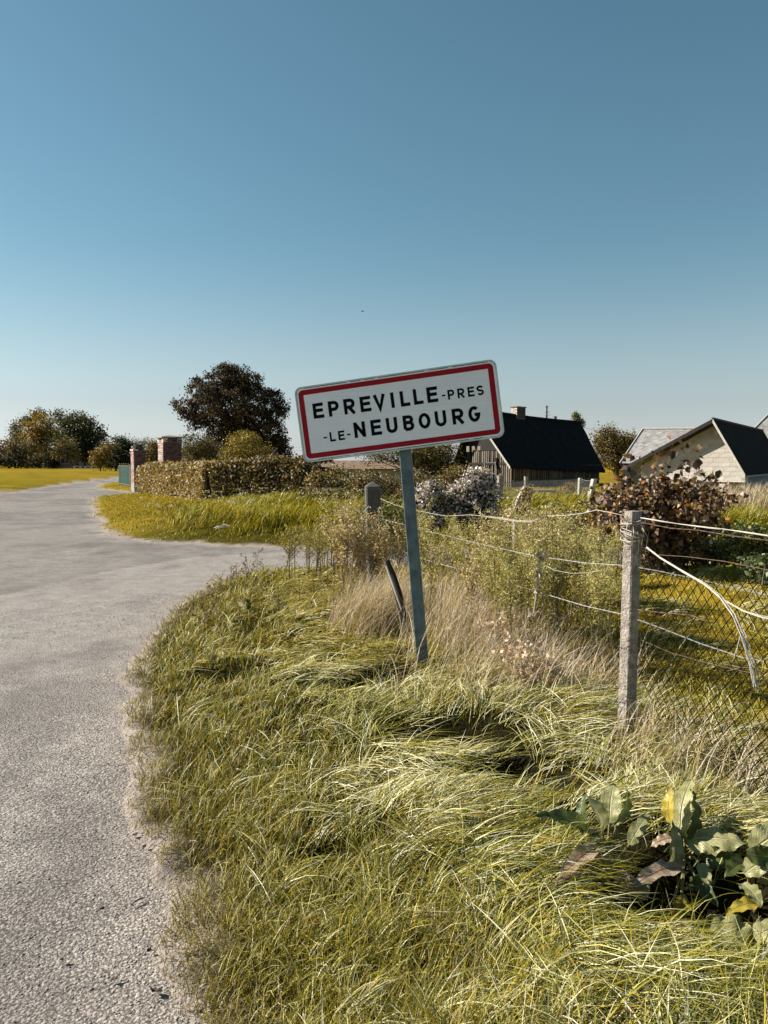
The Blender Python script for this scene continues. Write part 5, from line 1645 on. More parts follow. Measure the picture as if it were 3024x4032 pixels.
# netting scrap wrapped round the thick post
mb = MB()
for sg in (1, -1):
    for i in range(-3, 6):
        pts = []
        for k2 in range(13):
            f = k2 / 12; xx = -.09 + (i * .055) + sg * f * .40
            if abs(xx) < .105:
                pts.append(MPt + Vector((xx + .02 * f, -.095 - .004 * sg + .015 * math.sin(f * 9), -.20 - .42 * f)))
        if len(pts) > 1: mb.tube(pts, .0026, 4, cap=False)
tag(mb.build('netting_scrap', M_wire), 'rusting scrap of chain-link netting wrapped round the thick concrete post', 'netting')


def barbed(label, pts, m_, r_=.0012, twist=.0034, group='barbed wires of the boundary fence', barb=.11):
    pts = [Vector(p_) for p_ in pts]
    # resample
    P = []
    for a, b in zip(pts[:-1], pts[1:]):
        k2 = max(1, int((b - a).length / .02))
        P += [a.lerp(b, i / k2) for i in range(k2)]
    P.append(pts[-1])
    mb1 = MB(); mb2 = MB(); mb3 = MB()
    for ph, mb_ in ((0, mb1), (math.pi, mb2)):
        Q = []
        for i, p_ in enumerate(P):
            dr = (P[min(i + 1, len(P) - 1)] - P[max(i - 1, 0)]).normalized()
            a_ = dr.cross(Vector((0, 0, 1))).normalized(); b_ = dr.cross(a_)
            t_ = i * 1.25 + ph
            Q.append(p_ + (a_ * math.cos(t_) + b_ * math.sin(t_)) * twist * .5)
        mb_.tube(Q, r_, 3)
    o = thing('barbed_wire', pts[0], label, 'wire', group)
    mb1.build('strand', m_, o); mb2.build('strand', m_, o)
    st_ = max(1, int(barb / .02))
    for i in range(st_ // 2, len(P), st_):
        for k2 in range(2):
            d_ = Vector((random.uniform(-1, 1), random.uniform(-1, 1), random.uniform(-1, 1))).normalized() * .013
            mb3.tube([P[i] - d_, P[i] + d_], [r_ * .8, r_ * .8], 3)
    mb3.build('barbs', m_, o)['kind'] = 'stuff'


rx = lambda py, dd=3.83: W(2468, py, dd)
# between the two posts
barbed('middle barbed strand running from the thick post to the slim post', [W(1495, 2042, 7.9), W(1575, 2062, 7.5), W(1660, 2086, 6.9), W(1895, 2143, 5.8), W(2100, 2188, 4.9), W(2300, 2216, 4.25), rx(2227)], M_wire)
barbed('lowest barbed strand running from the thick post to the slim post', [W(1500, 2150, 7.9), W(1570, 2164, 7.5), W(1650, 2197, 6.9), W(1895, 2265, 5.8), W(2100, 2325, 4.9), W(2300, 2385, 4.25), rx(2422)], M_wire)
pts = [W(1495, 1962, 7.9), W(1560, 1990, 7.6), W(1640, 2010, 7.2), W(1715, 2025, 6.8), W(1760, 2032, 6.5), W(1850, 2027, 6.1), W(1950, 2036, 5.7), W(2040, 2050, 5.2), W(2095, 2052, 5.0), W(2150, 2032, 4.75), W(2220, 2030, 4.5), W(2290, 2022, 4.3), W(2350, 2008, 4.1), W(2400, 2018, 3.95), W(2478, 2034, 3.83)]
tag(MB().tube(pts, .0019, 5).build('plain_wire', M_rope, smooth=True), 'kinked pale top wire from the thick post to the slim post', 'wire')
pts = [p_ + Vector((0, .01, -.008 if 2 < i < 8 else -.001)) for i, p_ in enumerate(pts[3:9])]
tag(MB().tube(pts, .0020, 4).build('plain_wire', M_rope), 'thin second wire twisted along the kinked top wire', 'wire')
pts = [W(2130, 2215, 4.75), W(2180, 2245, 4.6), W(2250, 2258, 4.4), W(2310, 2256, 4.3), W(2370, 2246, 4.1)]
tag(MB().tube(pts, .0014, 4).build('loose_wire', M_rope), 'thin loose loop of wire hanging below the middle strand', 'wire')
# right of the slim post
F0 = Vector((PRr.x, PRr.y, 0)); FD = Vector((1.32, -4.2, 0)).normalized()
def FW(px, py, back_=0.0):
    """photo ray onto the fence's vertical plane"""
    nn2 = Vector((FD.y, -FD.x, 0)); a, b = px - 1512.0, py - 2016.0
    dr = Vector((a, FPX * CP - b * SP, -FPX * SP - b * CP))
    t_ = (F0 - Vector((0, 0, CAMH))).dot(nn2) / dr.dot(nn2)
    p_ = Vector((0, 0, CAMH)) + dr * t_
    p_ += nn2 * back_
    return p_
barbed('rusty barbed strand sagging under the white twine right of the slim post', [FW(2500, 2052), FW(2640, 2080), FW(2750, 2088), FW(2880, 2110), FW(3024, 2128), FW(3150, 2150)], M_rwire, r_=.0014)
barbed('pale barbed strand crossing the thick twine right of the slim post', [FW(2515, 2235), FW(2590, 2248), FW(2720, 2275), FW(2860, 2308), FW(3024, 2345), FW(3150, 2376)], M_wire, r_=.0014)
barbed('lower pale barbed strand right of the slim post', [FW(2510, 2440), FW(2600, 2472), FW(2760, 2535), FW(2925, 2590), FW(3024, 2606), FW(3150, 2630)], M_wire, r_=.0014)
barbed('short rusty barbed strand behind the grass right of the slim post', [FW(2510, 2400), FW(2600, 2412), FW(2720, 2422), FW(2780, 2445)], M_rwire, r_=.0015)
tag(MB().tube([FW(2530, 2155), FW(2590, 2185), FW(2700, 2192), FW(2850, 2210), FW(3024, 2245), FW(3150, 2260)], .0016, 4).build('plain_wire', M_rwire), 'thin rusty wire above the netting right of the slim post', 'wire')
tag(MB().tube([FW(2525, 2520), FW(2640, 2570), FW(2800, 2615), FW(3024, 2665)], .0013, 4).build('plain_wire', M_rwire), 'fine rusty wire low on the netting right of the slim post', 'wire')
cl = thing('chain_link_netting', FW(2515, 2800), 'dark rusty diamond netting fixed to the slim concrete post', 'netting')
a_ = Vector((F0.x, F0.y, 0)) + FD * .06; b_ = a_ + FD * 2.9
mb = netting('', '', a_, b_, .12, 1.07,   .060, .0021, M_dwire, slant=1.15, jitter=.03)
mb.build('wire_mesh', M_dwire, cl)['kind'] = 'stuff'

# twine wound on the post top and stretched to the right
def strands(name, label, pts, nstr, spread, r_, m_=M_rope, cat='twine', fray=0.0):
    o = thing(name, pts[0], label, cat, 'bleached twine on the slim post')
    P = [Vector(p_) for p_ in pts]
    for s_ in range(nstr):
        Q = []; ph = random.uniform(0, 6.28)
        K = 6
        for i in range(len(P) - 1):
            for k2 in range(K):
                f = (i * K + k2) / ((len(P) - 1) * K)
                p_ = P[i].lerp(P[i + 1], k2 / K)
                sp_ = spread * (1 + fray * f * f)
                a2 = ph + f * (9 if fray == 0 else 2)
                Q.append(p_ + Vector((math.cos(a2) * sp_, math.sin(a2) * sp_ * .5, math.sin(a2) * sp_ * .8 + random.uniform(-1, 1) * sp_ * .12)))
        Q.append(P[-1] + Vector((math.cos(ph + 3), 0, math.sin(ph + 3))) * spread * (1 + fray))
        MB().tube(Q, r_, 4).build('strand', m_, o)
strands('twine', 'thick white twine pulled straight from the slim post to the right edge', [FW(2530, 2040, .01), FW(2640, 2056, .01), FW(2800, 2078, .01), FW(2920, 2093, .01), FW(3100, 2118, .01)], 4, .0027, .0016)
strands('twine', 'frayed white twine sweeping down from the slim post to the right edge', [FW(2568, 2155, .03), FW(2620, 2195, .03), FW(2720, 2255, .03), (FW(2800, 2300, .03)), FW(2870, 2350, .04), FW(2930, 2420, .05), FW(2975, 2500, .06), FW(3010, 2610, .06), FW(3030, 2700, .06)], 11, .0036, .0013, fray=3.6)
strands('twine', 'white twine branch splitting off towards the right edge', [FW(2885, 2365, .035), FW(2950, 2405, .03), FW(3024, 2428, .03), FW(3120, 2440, .03)], 5, .0036, .0014, fray=.8)
strands('twine', 'thin twine end dangling below the frayed bundle', [FW(2965, 2450, .05), FW(2950, 2520, .05), FW(2930, 2590, .05)], 2, .002, .0015)
tw = thing('twine_wrap', W(2492, 2040, 3.85), 'coils of frayed twine tied round the slim post top', 'twine')
for i in range(11):
    z_ = PRr.z - .035 - i * .0095 + random.uniform(-.004, .004)
    pts = []
    for k2 in range(17):
        a2 = 2 * math.pi * k2 / 16; rr_ = .046 + .004 * random.random() + .010 * abs(math.cos(2 * (a2 - R(38) - math.pi / 4)))
        pts.append(Vector((PRr.x + math.cos(a2) * rr_, PRr.y + math.sin(a2) * rr_, z_ + .02 * math.sin(a2 + i * .7))))
    MB().tube(pts, .0028 if i % 3 else .0045, 5).build('coil', M_rope if i % 3 else M_stem, tw)
for i in range(9):
    a2 = random.uniform(3.3, 6.2); p_ = PRr + Vector((math.cos(a2) * .058, math.sin(a2) * .058, -.05 - .05 * random.random()))
    MB().tube([p_, p_ + Vector((math.cos(a2) * .02, math.sin(a2) * .03, -.03)), p_ + Vector((math.cos(a2) * .015 + random.uniform(-.02, .02), -.02, -.08 - .06 * random.random()))], [.003, .002, .001], 4).build('loose_end', M_rope if i % 2 else M_stem, tw)
# wire ties round the slim post
for py in (2150, 2545, 2760):
    dz_ = W(2450, py, 3.80).z
    f = (PRr.z - dz_) / (PRr.z - PRb.z); cx_ = PRr.lerp(PRb, f)
    pts = []
    for k2 in range(9):
        a2 = 2 * math.pi * k2 / 8 + R(38) + math.pi / 4
        rr_ = .041 if k2 % 2 else .055
        pts.append(Vector((cx_.x + math.cos(a2) * rr_, cx_.y + math.sin(a2) * rr_, cx_.z + (.012 if k2 % 4 < 2 else -.014))))
    MB().tube(pts, .0016, 4).build('wire_tie', M_rwire, rp)

# leaning rotten stake behind the sign post
sk = thing('leaning_stake', W(1580, 2400, 5.9), 'dark rotten stake leaning between thick post and sign post', 'stake')
MB().tube([W(1592, 2450, 5.8), W(1568, 2340, 5.85), W(1543, 2262, 5.9), W(1524, 2205, 5.9)], [.028, .034, .032, .016], 6).build('stake', M_barnd, sk)
MB().tube([W(1580, 2400, 5.76), W(1550, 2310, 5.8), W(1520, 2228, 5.84)], [.006, .012, .008], 5).build('split_edge', M_board, sk)
# ivy stump in front of the garden
sn_ = thing('snag', W(2065, 2030, 9.0), 'dead snag wrapped in dried creeper beside the asters', 'stump')
MB().tube([Vector((W(2030, 2030, 9).x, 9, .1)), W(2030, 2000, 9), W(2045, 1960, 9), W(2068, 1915, 9)], [.04, .035, .03, .022], 7).build('trunk', M_board, sn_)
k = MPP(9.0)
pts, cc = lobe_pts([(tuple(W(2070, 1945, 9)), (22 * k, 20 * k, 32 * k)), (tuple(W(2055, 1995, 9)), (30 * k, 25 * k, 40 * k)), (tuple(W(2020, 2020, 9)), (34 * k, 26 * k, 26 * k))], 90, 20, .03, .2)
leafcloud('creeper', pts, .03, [(.38, .29, .17), (.26, .18, .10), (.48, .40, .26)], M_leafdull, sn_)
# dried creamy seedheads low in the straw
for px, py, lab in ((1950, 2470, 'pinkish heap of dried seed heads in the straw right of the sign post'), (2040, 2600, 'smaller pinkish tuft of dead flower heads in front of the wires')):
    c = GH(px, py + 120); t_ = thing('dead_flower_heap', c, lab, 'dried plant')
    pts, cc = lobe_pts([((c.x, c.y, c.z + .22), (.15, .12, .10)), ((c.x + .1, c.y - .05, c.z + .12), (.15, .12, .10))], 26, 16, .03, .2)
    leafcloud('seed_heads', pts, .03, [(.55, .40, .30), (.45, .32, .24), (.62, .50, .40)], M_leafdull, t_, asp=.8)['kind'] = 'stuff'
    mb = MB()
    for i in range(12):
        c_ = Vector(cc[random.randrange(len(cc))]); mb.tube([c + Vector((random.uniform(-.05, .05), 0, 0)), c_], [.003, .001], 3)
    mb.build('stems', M_stem, t_)['kind'] = 'stuff'
# hanging dead stalk on the wires
c = W(2125, 2200, 4.85)
hk = thing('hanging_weed', c, 'dried pale weed hooked over the middle barbed wire', 'dried plant')
pts = [W(2128, 2190, 4.85), W(2120, 2260, 4.85), W(2112, 2330, 4.83), W(2100, 2420, 4.8)]
MB().tube(pts, [.006, .009, .006, .003], 5).build('stem', M_straw if False else M_board, hk)
P = np.concatenate([np.array(q_)[None] + rng.normal(0, .014, (26, 3)) for q_ in (pts[0], pts[1], pts[2], pts[3])])
leafcloud('dry_leaves', P, .035, [(.55, .45, .36), (.40, .28, .20)], M_leafdull, hk)

# ------------------------------------------------------------------ brown-leaved vine bush
def big_leaves(name, C, size, pal, parent, wts=None, lobed=True):
    """vine leaves: six-cornered folded blades"""
    n = len(C)
    size = size * (.55 + .8 * rng.random(n))
    d1 = rng.normal(0, 1, (n, 3)); d1[:, 2] -= .5; d1 /= np.linalg.norm(d1, axis=1, keepdims=True)
    d2 = rng.normal(0, 1, (n, 3)); d2 -= (d2 * d1).sum(1, keepdims=True) * d1; d2 /= np.linalg.norm(d2, axis=1, keepdims=True)
    d3 = np.cross(d1, d2); s = size[:, None]
    o2 = [(-.5, 0, 0), (-.35, .42, .12), (.12, .48, .18), (.5, 0, -.1), (.12, -.48, .18), (-.35, -.42, .12)]
    curl = (rng.random((n, 1)) * 1.8)
    V = np.stack([C + d1 * s * a + d2 * s * b + d3 * s * c * (1 + curl) for a, b, c in o2], 1)
    V += rng.normal(0, .06, V.shape) * s[:, None, :]
    f = np.array([[0, 1, 2, 3], [0, 3, 4, 5]])
    Q = (f[None] + (np.arange(n) * 6)[:, None, None]).reshape(-1, 4)
    w = np.ones(len(pal)) if wts is None else np.array(wts, float)
    col = np.array(pal)[rng.choice(len(pal), n, p=w / w.sum())] * (.75 + .5 * rng.random((n, 1)))
    return bulk(name, V.reshape(-1, 3), 4, M_leaf, np.repeat(col, 6, 0), parent, quads=Q)


vb = W(2560, 2200, 9.6)
vine = thing('vine_bush', (vb.x, vb.y, Hs(vb.x, vb.y)), 'withered vine bush with curled brown leaves behind the slim post', 'bush')
k = MPP(9.6)
VL = [(2470, 2010, 110, 70), (2600, 1985, 130, 60), (2720, 1985, 110, 55), (2560, 2060, 150, 70), (2450, 2080, 90, 70), (2700, 2060, 130, 70), (2610, 1930, 150, 25), (2800, 1950, 50, 35), (2400, 1960, 40, 50), (2620, 2150, 160, 60)]
LB = [(tuple(W(l[0], l[1], 9.6 + random.uniform(-.3, .4))), (l[2] * k, .5, l[3] * k)) for l in VL]
pts, cc = lobe_pts(LB, 620, 8, .09, .15)
P_VINE = [(.11, .065, .045), (.20, .12, .08), (.38, .26, .18), (.52, .40, .30), (.42, .17, .03), (.06, .04, .03), (.30, .20, .06)]
big_leaves('leaves', pts, .064, P_VINE, vine, [4, 4, 2.2, 1.6, .8, 3, .6])
mb = MB()
root_ = Vector((vb.x, vb.y, Hs(vb.x, vb.y)))
for i in range(60):
    c_ = Vector(cc[random.randrange(len(cc))]); r0 = root_ + Vector((random.uniform(-.4, .4), random.uniform(-.1, .1), 0))
    mid = r0.lerp(c_, .5) + Vector((random.uniform(-.1, .1), 0, random.uniform(0, .15)))
    mb.tube([r0, mid, c_], [.006, .0045, .002], 4)
shoots = [(2430, 1960, 2425, 1830), (2445, 1960, 2455, 1800), (2490, 1950, 2480, 1790), (2500, 1950, 2530, 1800), (2610, 1950, 2608, 1740), (2600, 1940, 2650, 1745), (2680, 1930, 2720, 1830), (2700, 1930, 2760, 1780), (2560, 1930, 2590, 1790), (2740, 1930, 2770, 1850), (2770, 1940, 2810, 1860), (2640, 1940, 2625, 1830), (2720, 1960, 2740, 1760), (2660, 1900, 2700, 1760)]
tips = []
for x0_, y0_, x1_, y1_ in shoots:
    d_ = 9.5 + random.uniform(-.3, .3)
    a, b = W(x0_, y0_ + 60, d_), W(x1_, y1_, d_)
    m_ = a.lerp(b, .5) + Vector((random.uniform(-.03, .03), 0, 0))
    mb.tube([a, m_, b], [.004, .003, .0012], 4)
    for f in np.linspace(.35, 1, 7):
        tips.append(np.array(a.lerp(b, f)) + rng.normal(0, .035, 3))
mb.build('stems', M_stem, vine)
big_leaves('leaves', np.array(tips), .09, P_VINE, vine, [5, 3, 1.5, 1, .3, 6, .2])

# nettles and dark growth behind the right fence
def patch_plants(name, label, px0, px1, py0, py1, d_, n_, size, pal, thick=.4, mat_=None, seed=0):
    k_ = MPP(d_); c = W((px0 + px1) / 2, py1, d_); bz = Hs(c.x, d_)
    t_ = thing(name, (c.x, d_, bz), label, 'weeds')
    px = rng.uniform(px0, px1, n_); top_ = W(0, py0, d_).z
    x_ = (px - 1512) * k_; y_ = d_ + rng.uniform(-thick, thick, n_)
    hh_ = (top_ - bz) * (.6 + .8 * fbm(x_ * 1.8, y_ * 1.8, 200 + seed)) * rng.random(n_) ** .55
    leafcloud('foliage', np.stack([x_, y_, bz + hh_], -1), size, pal, mat_ or M_leaf, t_, flat=.3)
    mb = MB()
    for i in range(24):
        xx = (random.uniform(px0, px1) - 1512) * k_; yy = d_ + random.uniform(-thick, thick)
        mb.tube([(xx, yy, bz), (xx + random.uniform(-.05, .05), yy, bz + (top_ - bz) * .85)], [.006, .003], 3)
    mb.build('stems', M_stem, t_)['kind'] = 'stuff'
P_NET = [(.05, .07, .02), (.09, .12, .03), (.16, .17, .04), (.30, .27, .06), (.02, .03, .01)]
patch_plants('nettle_patch', 'dark green nettle patch beyond the wire near the right edge', 2740, 3100, 2060, 2220, 11.2, 6000, .065, P_NET, .6)
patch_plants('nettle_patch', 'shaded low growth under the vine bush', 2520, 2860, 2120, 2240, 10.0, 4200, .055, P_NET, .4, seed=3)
patch_plants('nettle_patch', 'green tuft of nettles at the right edge beyond the netting', 2960, 3150, 2190, 2330, 8.6, 1500, .07, [(.10, .14, .06), (.16, .20, .10), (.06, .08, .03)], .3, seed=5)
patch_plants('garden_weeds', 'brown and dark weeds in the garden behind the feathery stand', 1980, 2420, 2010, 2110, 11.5, 4500, .05, P_HEDGED + P_NET[:2], .8, seed=7)
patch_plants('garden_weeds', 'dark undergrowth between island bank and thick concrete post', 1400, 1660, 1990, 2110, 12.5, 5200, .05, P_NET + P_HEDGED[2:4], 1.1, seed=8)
patch_plants('creeper_patch', 'white flecked dark creeper at the foot of the hedge end', 1180, 1480, 1930, 2040, 22, 3800, .075, P_NET[:3] + P_HEDGED, .8, seed=9)
# pale dry grass before the block shed
x = rng.uniform(7.2, 11.5, 5000); y = rng.uniform(17, 21, 5000)
o = blades('dry_grass', x, y, Hf(x, y), .35 + .45 * rng.random(5000), .010 + .012 * rng.random(5000), rng.random(5000) * 6.28, .05 + .3 * rng.random(5000), .5 + .8 * rng.random(5000), pick(PAL_DRY, 5000, [4, 4, 3, 1, 1]), M_straw, K=3)
tag(o, 'pale dry grass standing along the posts before the block shed', 'dry grass', kind='stuff')

# white umbels on the bank and hedge foot
pp = []
for i in range(70):
    a, b = random.uniform(-7.5, -1.2), random.uniform(15.5, 25.0)
    if float(verge_d(np.array([a]), np.array([b]))[0]) < 1: continue
    zz = Hs(a, b) + random.uniform(.25, .42)
    for k2 in range(10): pp.append((a + random.gauss(0, .05), b + random.gauss(0, .03), zz + random.gauss(0, .012)))
tag(leafcloud('umbel_flowers', np.array(pp), .04, [(.62, .58, .48), (.5, .45, .33)], M_leafdull, None, flat=.9, asp=.9), 'scattered white umbel flowers over the island bank', 'flowers', kind='stuff')
rk = thing('pale_stone', GH(880, 2128), 'pale half buried stone at the foot of the island bank', 'stone')
mb = MB(); c = Vector(GH(880, 2128))
mb.tube([c + Vector((-.24, 0, -.04)), c + Vector((-.12, 0, .0)), c + Vector((.02, .02, .02)), c + Vector((.15, 0, .0)), c + Vector((.24, 0, -.04))], [.02, .05, .07, .05, .02], 7)
mb.build('stone_body', M_stone, rk)

# ------------------------------------------------------------------ broad dock leaves in the foreground
def mat_dock(name, c1, c2, c3):
    m, nt, p, out = mat_new(name)
    N = nt.nodes.new; L = nt.links.new
    uv = N('ShaderNodeAttribute'); uv.attribute_name = 'tint'      # r: along, g: across (0..1 either side of the rib)
    sp_ = N('ShaderNodeSeparateColor'); L(uv.outputs['Color'], sp_.inputs[0])
    # side veins: stripes that run outwards and forwards
    ma = N('ShaderNodeMath'); ma.operation = 'MULTIPLY_ADD'; ma.inputs[1].default_value = -.35
    L(sp_.outputs[1], ma.inputs[0]); L(sp_.outputs[0], ma.inputs[2])
    sn2 = N('ShaderNodeMath'); sn2.operation = 'MULTIPLY'; sn2.inputs[1].default_value = 75; L(ma.outputs[0], sn2.inputs[0])
    si = N('ShaderNodeMath'); si.operation = 'SINE'; L(sn2.outputs[0], si.inputs[0])
    mr = N('ShaderNodeMapRange'); mr.inputs['From Min'].default_value = .75; mr.inputs['From Max'].default_value = 1; L(si.outputs[0], mr.inputs[0])
    rib = N('ShaderNodeMapRange'); rib.inputs['From Min'].default_value = .09; rib.inputs['From Max'].default_value = .02; L(sp_.outputs[1], rib.inputs[0])
    mxx = N('ShaderNodeMath'); mxx.operation = 'MAXIMUM'; L(rib.outputs[0], mxx.inputs[0])
    h_ = N('ShaderNodeMath'); h_.operation = 'MULTIPLY'; h_.inputs[1].default_value = .22; L(mr.outputs[0], h_.inputs[0]); L(h_.outputs[0], mxx.inputs[1])
    tc = N('ShaderNodeTexCoord'); nn3 = N('ShaderNodeTexNoise'); nn3.inputs['Scale'].default_value = 34; nn3.inputs['Detail'].default_value = 6; L(tc.outputs['Object'], nn3.inputs['Vector'])
    cr = N('ShaderNodeValToRGB'); e = cr.color_ramp.elements; e[0].position = .35; e[0].color = (*c1, 1); e[1].position = .6; e[1].color = (*c2, 1)
    L(nn3.outputs[0], cr.inputs[0])
    mx = N('ShaderNodeMix'); mx.data_type = 'RGBA'; mx.inputs[7].default_value = (*c3, 1)
    L(mxx.outputs[0], mx.inputs['Factor']); L(cr.outputs[0], mx.inputs[6])
    L(mx.outputs[2], p.inputs['Base Color']); p.inputs['Roughness'].default_value = .42; p.inputs['Specular IOR Level'].default_value = .55
    bp = N('ShaderNodeBump'); bp.inputs['Strength'].default_value = .9; bp.inputs['Distance'].default_value = .006
    ad = N('ShaderNodeMath'); ad.operation = 'SUBTRACT'; L(nn3.outputs[0], ad.inputs[0]); L(mxx.outputs[0], ad.inputs[1])
    L(ad.outputs[0], bp.inputs['Height']); L(bp.outputs[0], p.inputs['Normal'])
    tr = N('ShaderNodeBsdfTranslucent'); L(mx.outputs[2], tr.inputs['Color'])
    ms = N('ShaderNodeMixShader'); ms.inputs[0].default_value = .3
    L(p.outputs[0], ms.inputs[1]); L(tr.outputs[0], ms.inputs[2]); L(ms.outputs[0], out.inputs[0])
    return m


M_dockp = mat_dock('dock_leaf_lit', (.24, .24, .08), (.40, .38, .17), (.55, .52, .32))  # paler copy: sun on some leaves is put into the colour
M_dockg = mat_dock('dock_leaf_green', (.045, .07, .012), (.09, .115, .02), (.20, .22, .06))
M_docky = mat_dock('dock_leaf_yellow', (.42, .32, .03), (.55, .42, .05), (.55, .48, .18))
M_dockr = mat_dock('dock_leaf_withered', (.30, .20, .12), (.50, .40, .28), (.34, .12, .08))


def dock_leaf(root, a, b, width, m_, face, curl=.25, droop=.0, petiole=.12):
    """leaf from base point a to tip b (world), face = rough normal of the blade"""
    a, b, face = Vector(a), Vector(b), Vector(face)
    d = b - a; L_ = d.length; dn = d.normalized()
    side = dn.cross(face).normalized(); up_ = side.cross(dn).normalized()
    K, J = 16, 6
    vs, tn = [], []
    ph = random.uniform(0, 6.28)
    for i in range(K + 1):
        t_ = i / K
        wv = width * .44 * (1 + .06 * math.sin(t_ * 37 + ph)) * (math.sin(math.pi * min(1, (t_ * .93 + .04)) ** .85) ** .75) * (1 - .25 * t_)
        if i == K: wv = width * .01
        c_ = a + d * t_ + up_ * (math.sin(t_ * math.pi) * L_ * .10 - droop * t_ * t_ * L_)
        for j in range(-J // 2, J // 2 + 1):
            g_ = j / (J / 2)
            wave = (math.sin(t_ * 21 + ph + (2 if j < 0 else 0)) * .075 + math.sin(t_ * 43 + ph * 2) * .03) * width * abs(g_) ** 2 + random.uniform(-.018, .018) * width
            vs.append(c_ + side * wv * g_ * (1 - .10 * curl) + up_ * (abs(g_) ** 1.2 * curl * wv + wave))
            tn.append((t_, abs(g_), 0))
    Q = []
    w1_ = J + 1
    for i in range(K):
        for j in range(J):
            Q.append((i * w1_ + j, i * w1_ + j + 1, (i + 1) * w1_ + j + 1, (i + 1) * w1_ + j))
    o = bulk('leaf', np.array([tuple(v_) for v_ in vs]), 4, m_, np.array(tn), root, quads=np.array(Q))
    o.data.polygons.foreach_set('use_smooth', [True] * len(o.data.polygons))
    base = origin(root)
    st_ = MB().tube([Vector(base) + Vector((0, 0, -.02)), a.lerp(Vector(base), .4) + Vector((0, 0, .01)), a + dn * .02], [.006, .005, .004], 5).build('leaf_stalk', M_stemg, root)
    return o


M_stemg = mat('green_stalk', (.20, .17, .06), .6, var=.3, scale=20)


def dock(label, px, py, leaves, group=None):
    b = GH(px, py)
    t_ = thing('dock_plant', b, label, 'plant')
    for (x0_, y0_, x1_, y1_, w_, mm_, dd, face, curl) in leaves:
        d0_ = b.y + dd[0]; d1_ = b.y + dd[1]
        a, bb = W(x0_, y0_, d0_), W(x1_, y1_, d1_)
        dock_leaf(t_, a, bb, w_, mm_, face, curl, droop=.08)
    return t_


U = (0, -.3, 1); FC = (-.2, -1, .35); FL = (-.9, -.5, .3); FR = (.8, -.5, .3)
dock('dock plant with one tall pale leaf and a dark drooping leaf at its left', 2390, 3330, [
    (2400, 3240, 2415, 3080, .105, M_dockp, (0, .08), (-.5, -.9, .3), .25),
    (2375, 3270, 2318, 3135, .075, M_dockp, (0, -.02), (.6, -.8, .2), .5),
    (2320, 3290, 2128, 3195, .095, M_dockg, (0, -.12), (.1, -.5, .9), .3),
    (2430, 3230, 2480, 3110, .075, M_dockg, (.05, .15), FR, .3),
    (2480, 3325, 2555, 3200, .070, M_dockp, (0, .05), (-.5, -.8, .5), .2),
    (2415, 3250, 2465, 3215, .05, M_dockp, (0, 0), U, .2),
    (2380, 3340, 2190, 3460, .085, M_dockr, (-.05, -.3), U, .3),
    (2300, 3345, 2060, 3320, .07, M_docky, (-.05, -.05), (0, -.2, 1), .2),
    (2300, 3260, 2300, 3120, .07, M_dockg, (.06, .12), FL, .3)])
dock('tall dock plant with an upright leaf coloured lit and shaded near the right edge', 2690, 3420, [
    (2680, 3290, 2715, 3062, .125, M_dockp, (0, .12), (-.75, -.65, .2), .35),
    (2700, 3300, 2736, 3110, .10, M_dockg, (-.02, .06), (.7, -.75, .2), .3),
    (2640, 3240, 2640, 3100, .07, M_docky, (0, .05), FL, .3),
    (2645, 3440, 2655, 3240, .075, M_dockp, (-.05, 0), (.1, -1, .2), .6),
    (2700, 3310, 2930, 3310, .135, M_dockp, (0, -.1), (0, -.6, .9), -.3),
    (2760, 3370, 2915, 3385, .10, M_dockg, (-.05, -.12), (0, -.9, .4), .3),
    (2700, 3430, 2480, 3480, .09, M_dockr, (-.1, -.3), U, .2),
    (2690, 3560, 2605, 3620, .06, M_dockg, (-.2, -.3), FC, .3),
    (2680, 3600, 2690, 3520, .075, M_docky, (-.25, -.25), FC, .2),
    (2760, 3400, 2790, 3500, .06, M_dockp, (-.1, -.2), FC, .2),
    (2730, 3450, 2820, 3560, .08, M_dockg, (-.1, -.25), FC, .3),
    (2650, 3300, 2560, 3330, .06, M_dockr, (0, 0), U, .2)])
dock('low dock plant cut off by the right edge of the verge', 2975, 3420, [
    (2960, 3350, 3110, 3250, .13, M_dockp, (0, 0), (-.2, -.7, .7), .2),
    (2950, 3400, 2860, 3440, .08, M_dockg, (0, -.1), U, .3),
    (2940, 3360, 3080, 3380, .09, M_dockg, (-.1, -.1), (0, -1, .3), .3),
    (2930, 3440, 3060, 3360, .09, M_dockp, (-.1, -.1), (-.1, -.6, .8), .2),
    (2990, 3560, 2860, 3590, .06, M_docky, (-.25, -.3), U, .2),
    (2920, 3480, 3000, 3560, .07, M_dockp, (-.2, -.3), U, .2)])
dock('flattened pale dock leaves lying in the long grass lower right', 2930, 3720, [
    (2800, 3640, 3010, 3760, .15, M_dockp, (-.05, -.12), (0, -.5, 1), .2),
    (2760, 3660, 2640, 3700, .07, M_dockp, (-.05, -.1), U, .2),
    (2960, 3700, 3100, 3640, .09, M_dockp, (0, 0), U, .2)])
dock('broken dock leaf with a withered tip beneath the two tall ones', 2500, 3540, [
    (2470, 3520, 2440, 3420, .10, M_dockr, (0, .05), (-.1, -.9, .5), .3),
    (2500, 3540, 2550, 3460, .08, M_dockp, (0, .02), (-.3, -.8, .5), .2)])
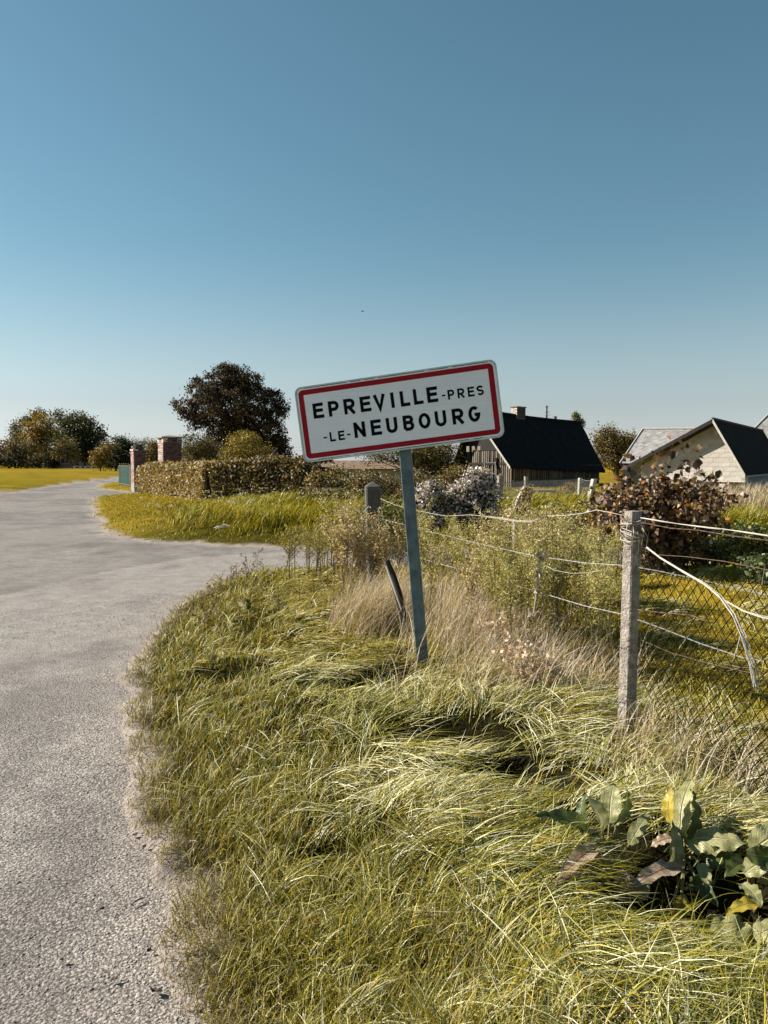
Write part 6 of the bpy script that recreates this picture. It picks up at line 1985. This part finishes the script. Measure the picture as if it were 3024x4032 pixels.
dock('small pale leaved dock in the grass near the tarmac point', 870, 2660, [
    (870, 2620, 800, 2570, .10, M_dockp, (0, 0), (-.3, -.7, .6), .2), (880, 2620, 870, 2560, .09, M_dockp, (0, .1), FC, .2), (900, 2620, 960, 2580, .09, M_dockp, (0, 0), U, .3),
    (860, 2640, 770, 2620, .10, M_dockp, (0, -.1), U, .2), (860, 2650, 820, 2680, .08, M_dockp, (-.1, -.2), FC, .2), (900, 2640, 990, 2620, .09, M_dockg, (0, 0), U, .2), (880, 2600, 920, 2540, .07, M_docky, (.1, .2), FC, .2)])
dock('dark dock leaves with one yellow leaf over the grass hollow', 1290, 2700, [
    (1300, 2680, 1290, 2630, .08, M_dockg, (0, .1), FC, .3), (1310, 2690, 1340, 2650, .09, M_dockg, (0, .05), (.3, -.9, .3), .3), (1270, 2700, 1190, 2670, .08, M_docky, (0, 0), U, .2), (1320, 2700, 1390, 2690, .08, M_dockg, (0, 0), U, .2), (1290, 2690, 1240, 2650, .08, M_dockg, (0, .1), FC, .2)])
dock('single upright dock leaf in the weeds at the grassy point', 975, 2420, [
    (975, 2400, 965, 2350, .09, M_dockg, (0, .1), FR, .4), (970, 2400, 945, 2355, .07, M_dockp, (0, .1), FL, .4)])
dock('pale dock leaves half sunk in grass left of the dark hollow', 2030, 2990, [
    (2050, 2980, 2090, 2940, .08, M_docky, (0, .1), FC, .3), (2030, 2980, 1990, 2935, .10, M_dockp, (0, .1), (-.2, -.7, .7), .2), (2020, 2990, 2005, 2910, .06, M_dockp, (0, .15), FL, .2)])

# fallen dark leaves and a twig on the tarmac
M_dleaf = mat('dead_leaf', (.05, .03, .02), .8, var=.3)
for i, (px, py, sz, lab) in enumerate(((615, 3920, .018, 'largest curled black leaf on the tarmac near the grass'), (450, 3872, .010, 'small dark crumpled leaf on the open tarmac'), (608, 3280, .014, 'dark leaf at the gritty edge by the grass'), (530, 3300, .012, 'brown leaf left of the gritty edge'), (572, 3346, .010, 'tiny brown leaf between grit and tarmac'), (590, 3760, .009, 'tiny dark leaf below the fallen twig'), (248, 3795, .009, 'lone dark fleck of leaf farthest out on the tarmac'))):
    c = Vector((*G0(px, py), .012)); a2 = random.uniform(0, 6.28)
    vs = []
    for k2 in range(8):
        t_ = 2 * math.pi * k2 / 8; rr_ = sz * random.uniform(.7, 1.3)
        vs.append(c + Vector((math.cos(t_ + a2) * rr_, math.sin(t_ + a2) * rr_ * .8, random.uniform(0, .9) * sz)))
    vs.append(c)
    tag(MB().add(vs, [(k2, (k2 + 1) % 8, 8) for k2 in range(8)]).build('fallen_leaf', M_dleaf), lab, 'leaf', 'dead leaves on the tarmac')
a, b = Vector((*G0(515, 3578), .012)), Vector((*G0(567, 3548), .014))
tag(MB().tube([a, a.lerp(b, .5) + Vector((0, .003, .004)), b], [.002, .003, .002], 5).build('fallen_twig', M_dleaf), 'short dark twig lying on the tarmac near the verge', 'twig')
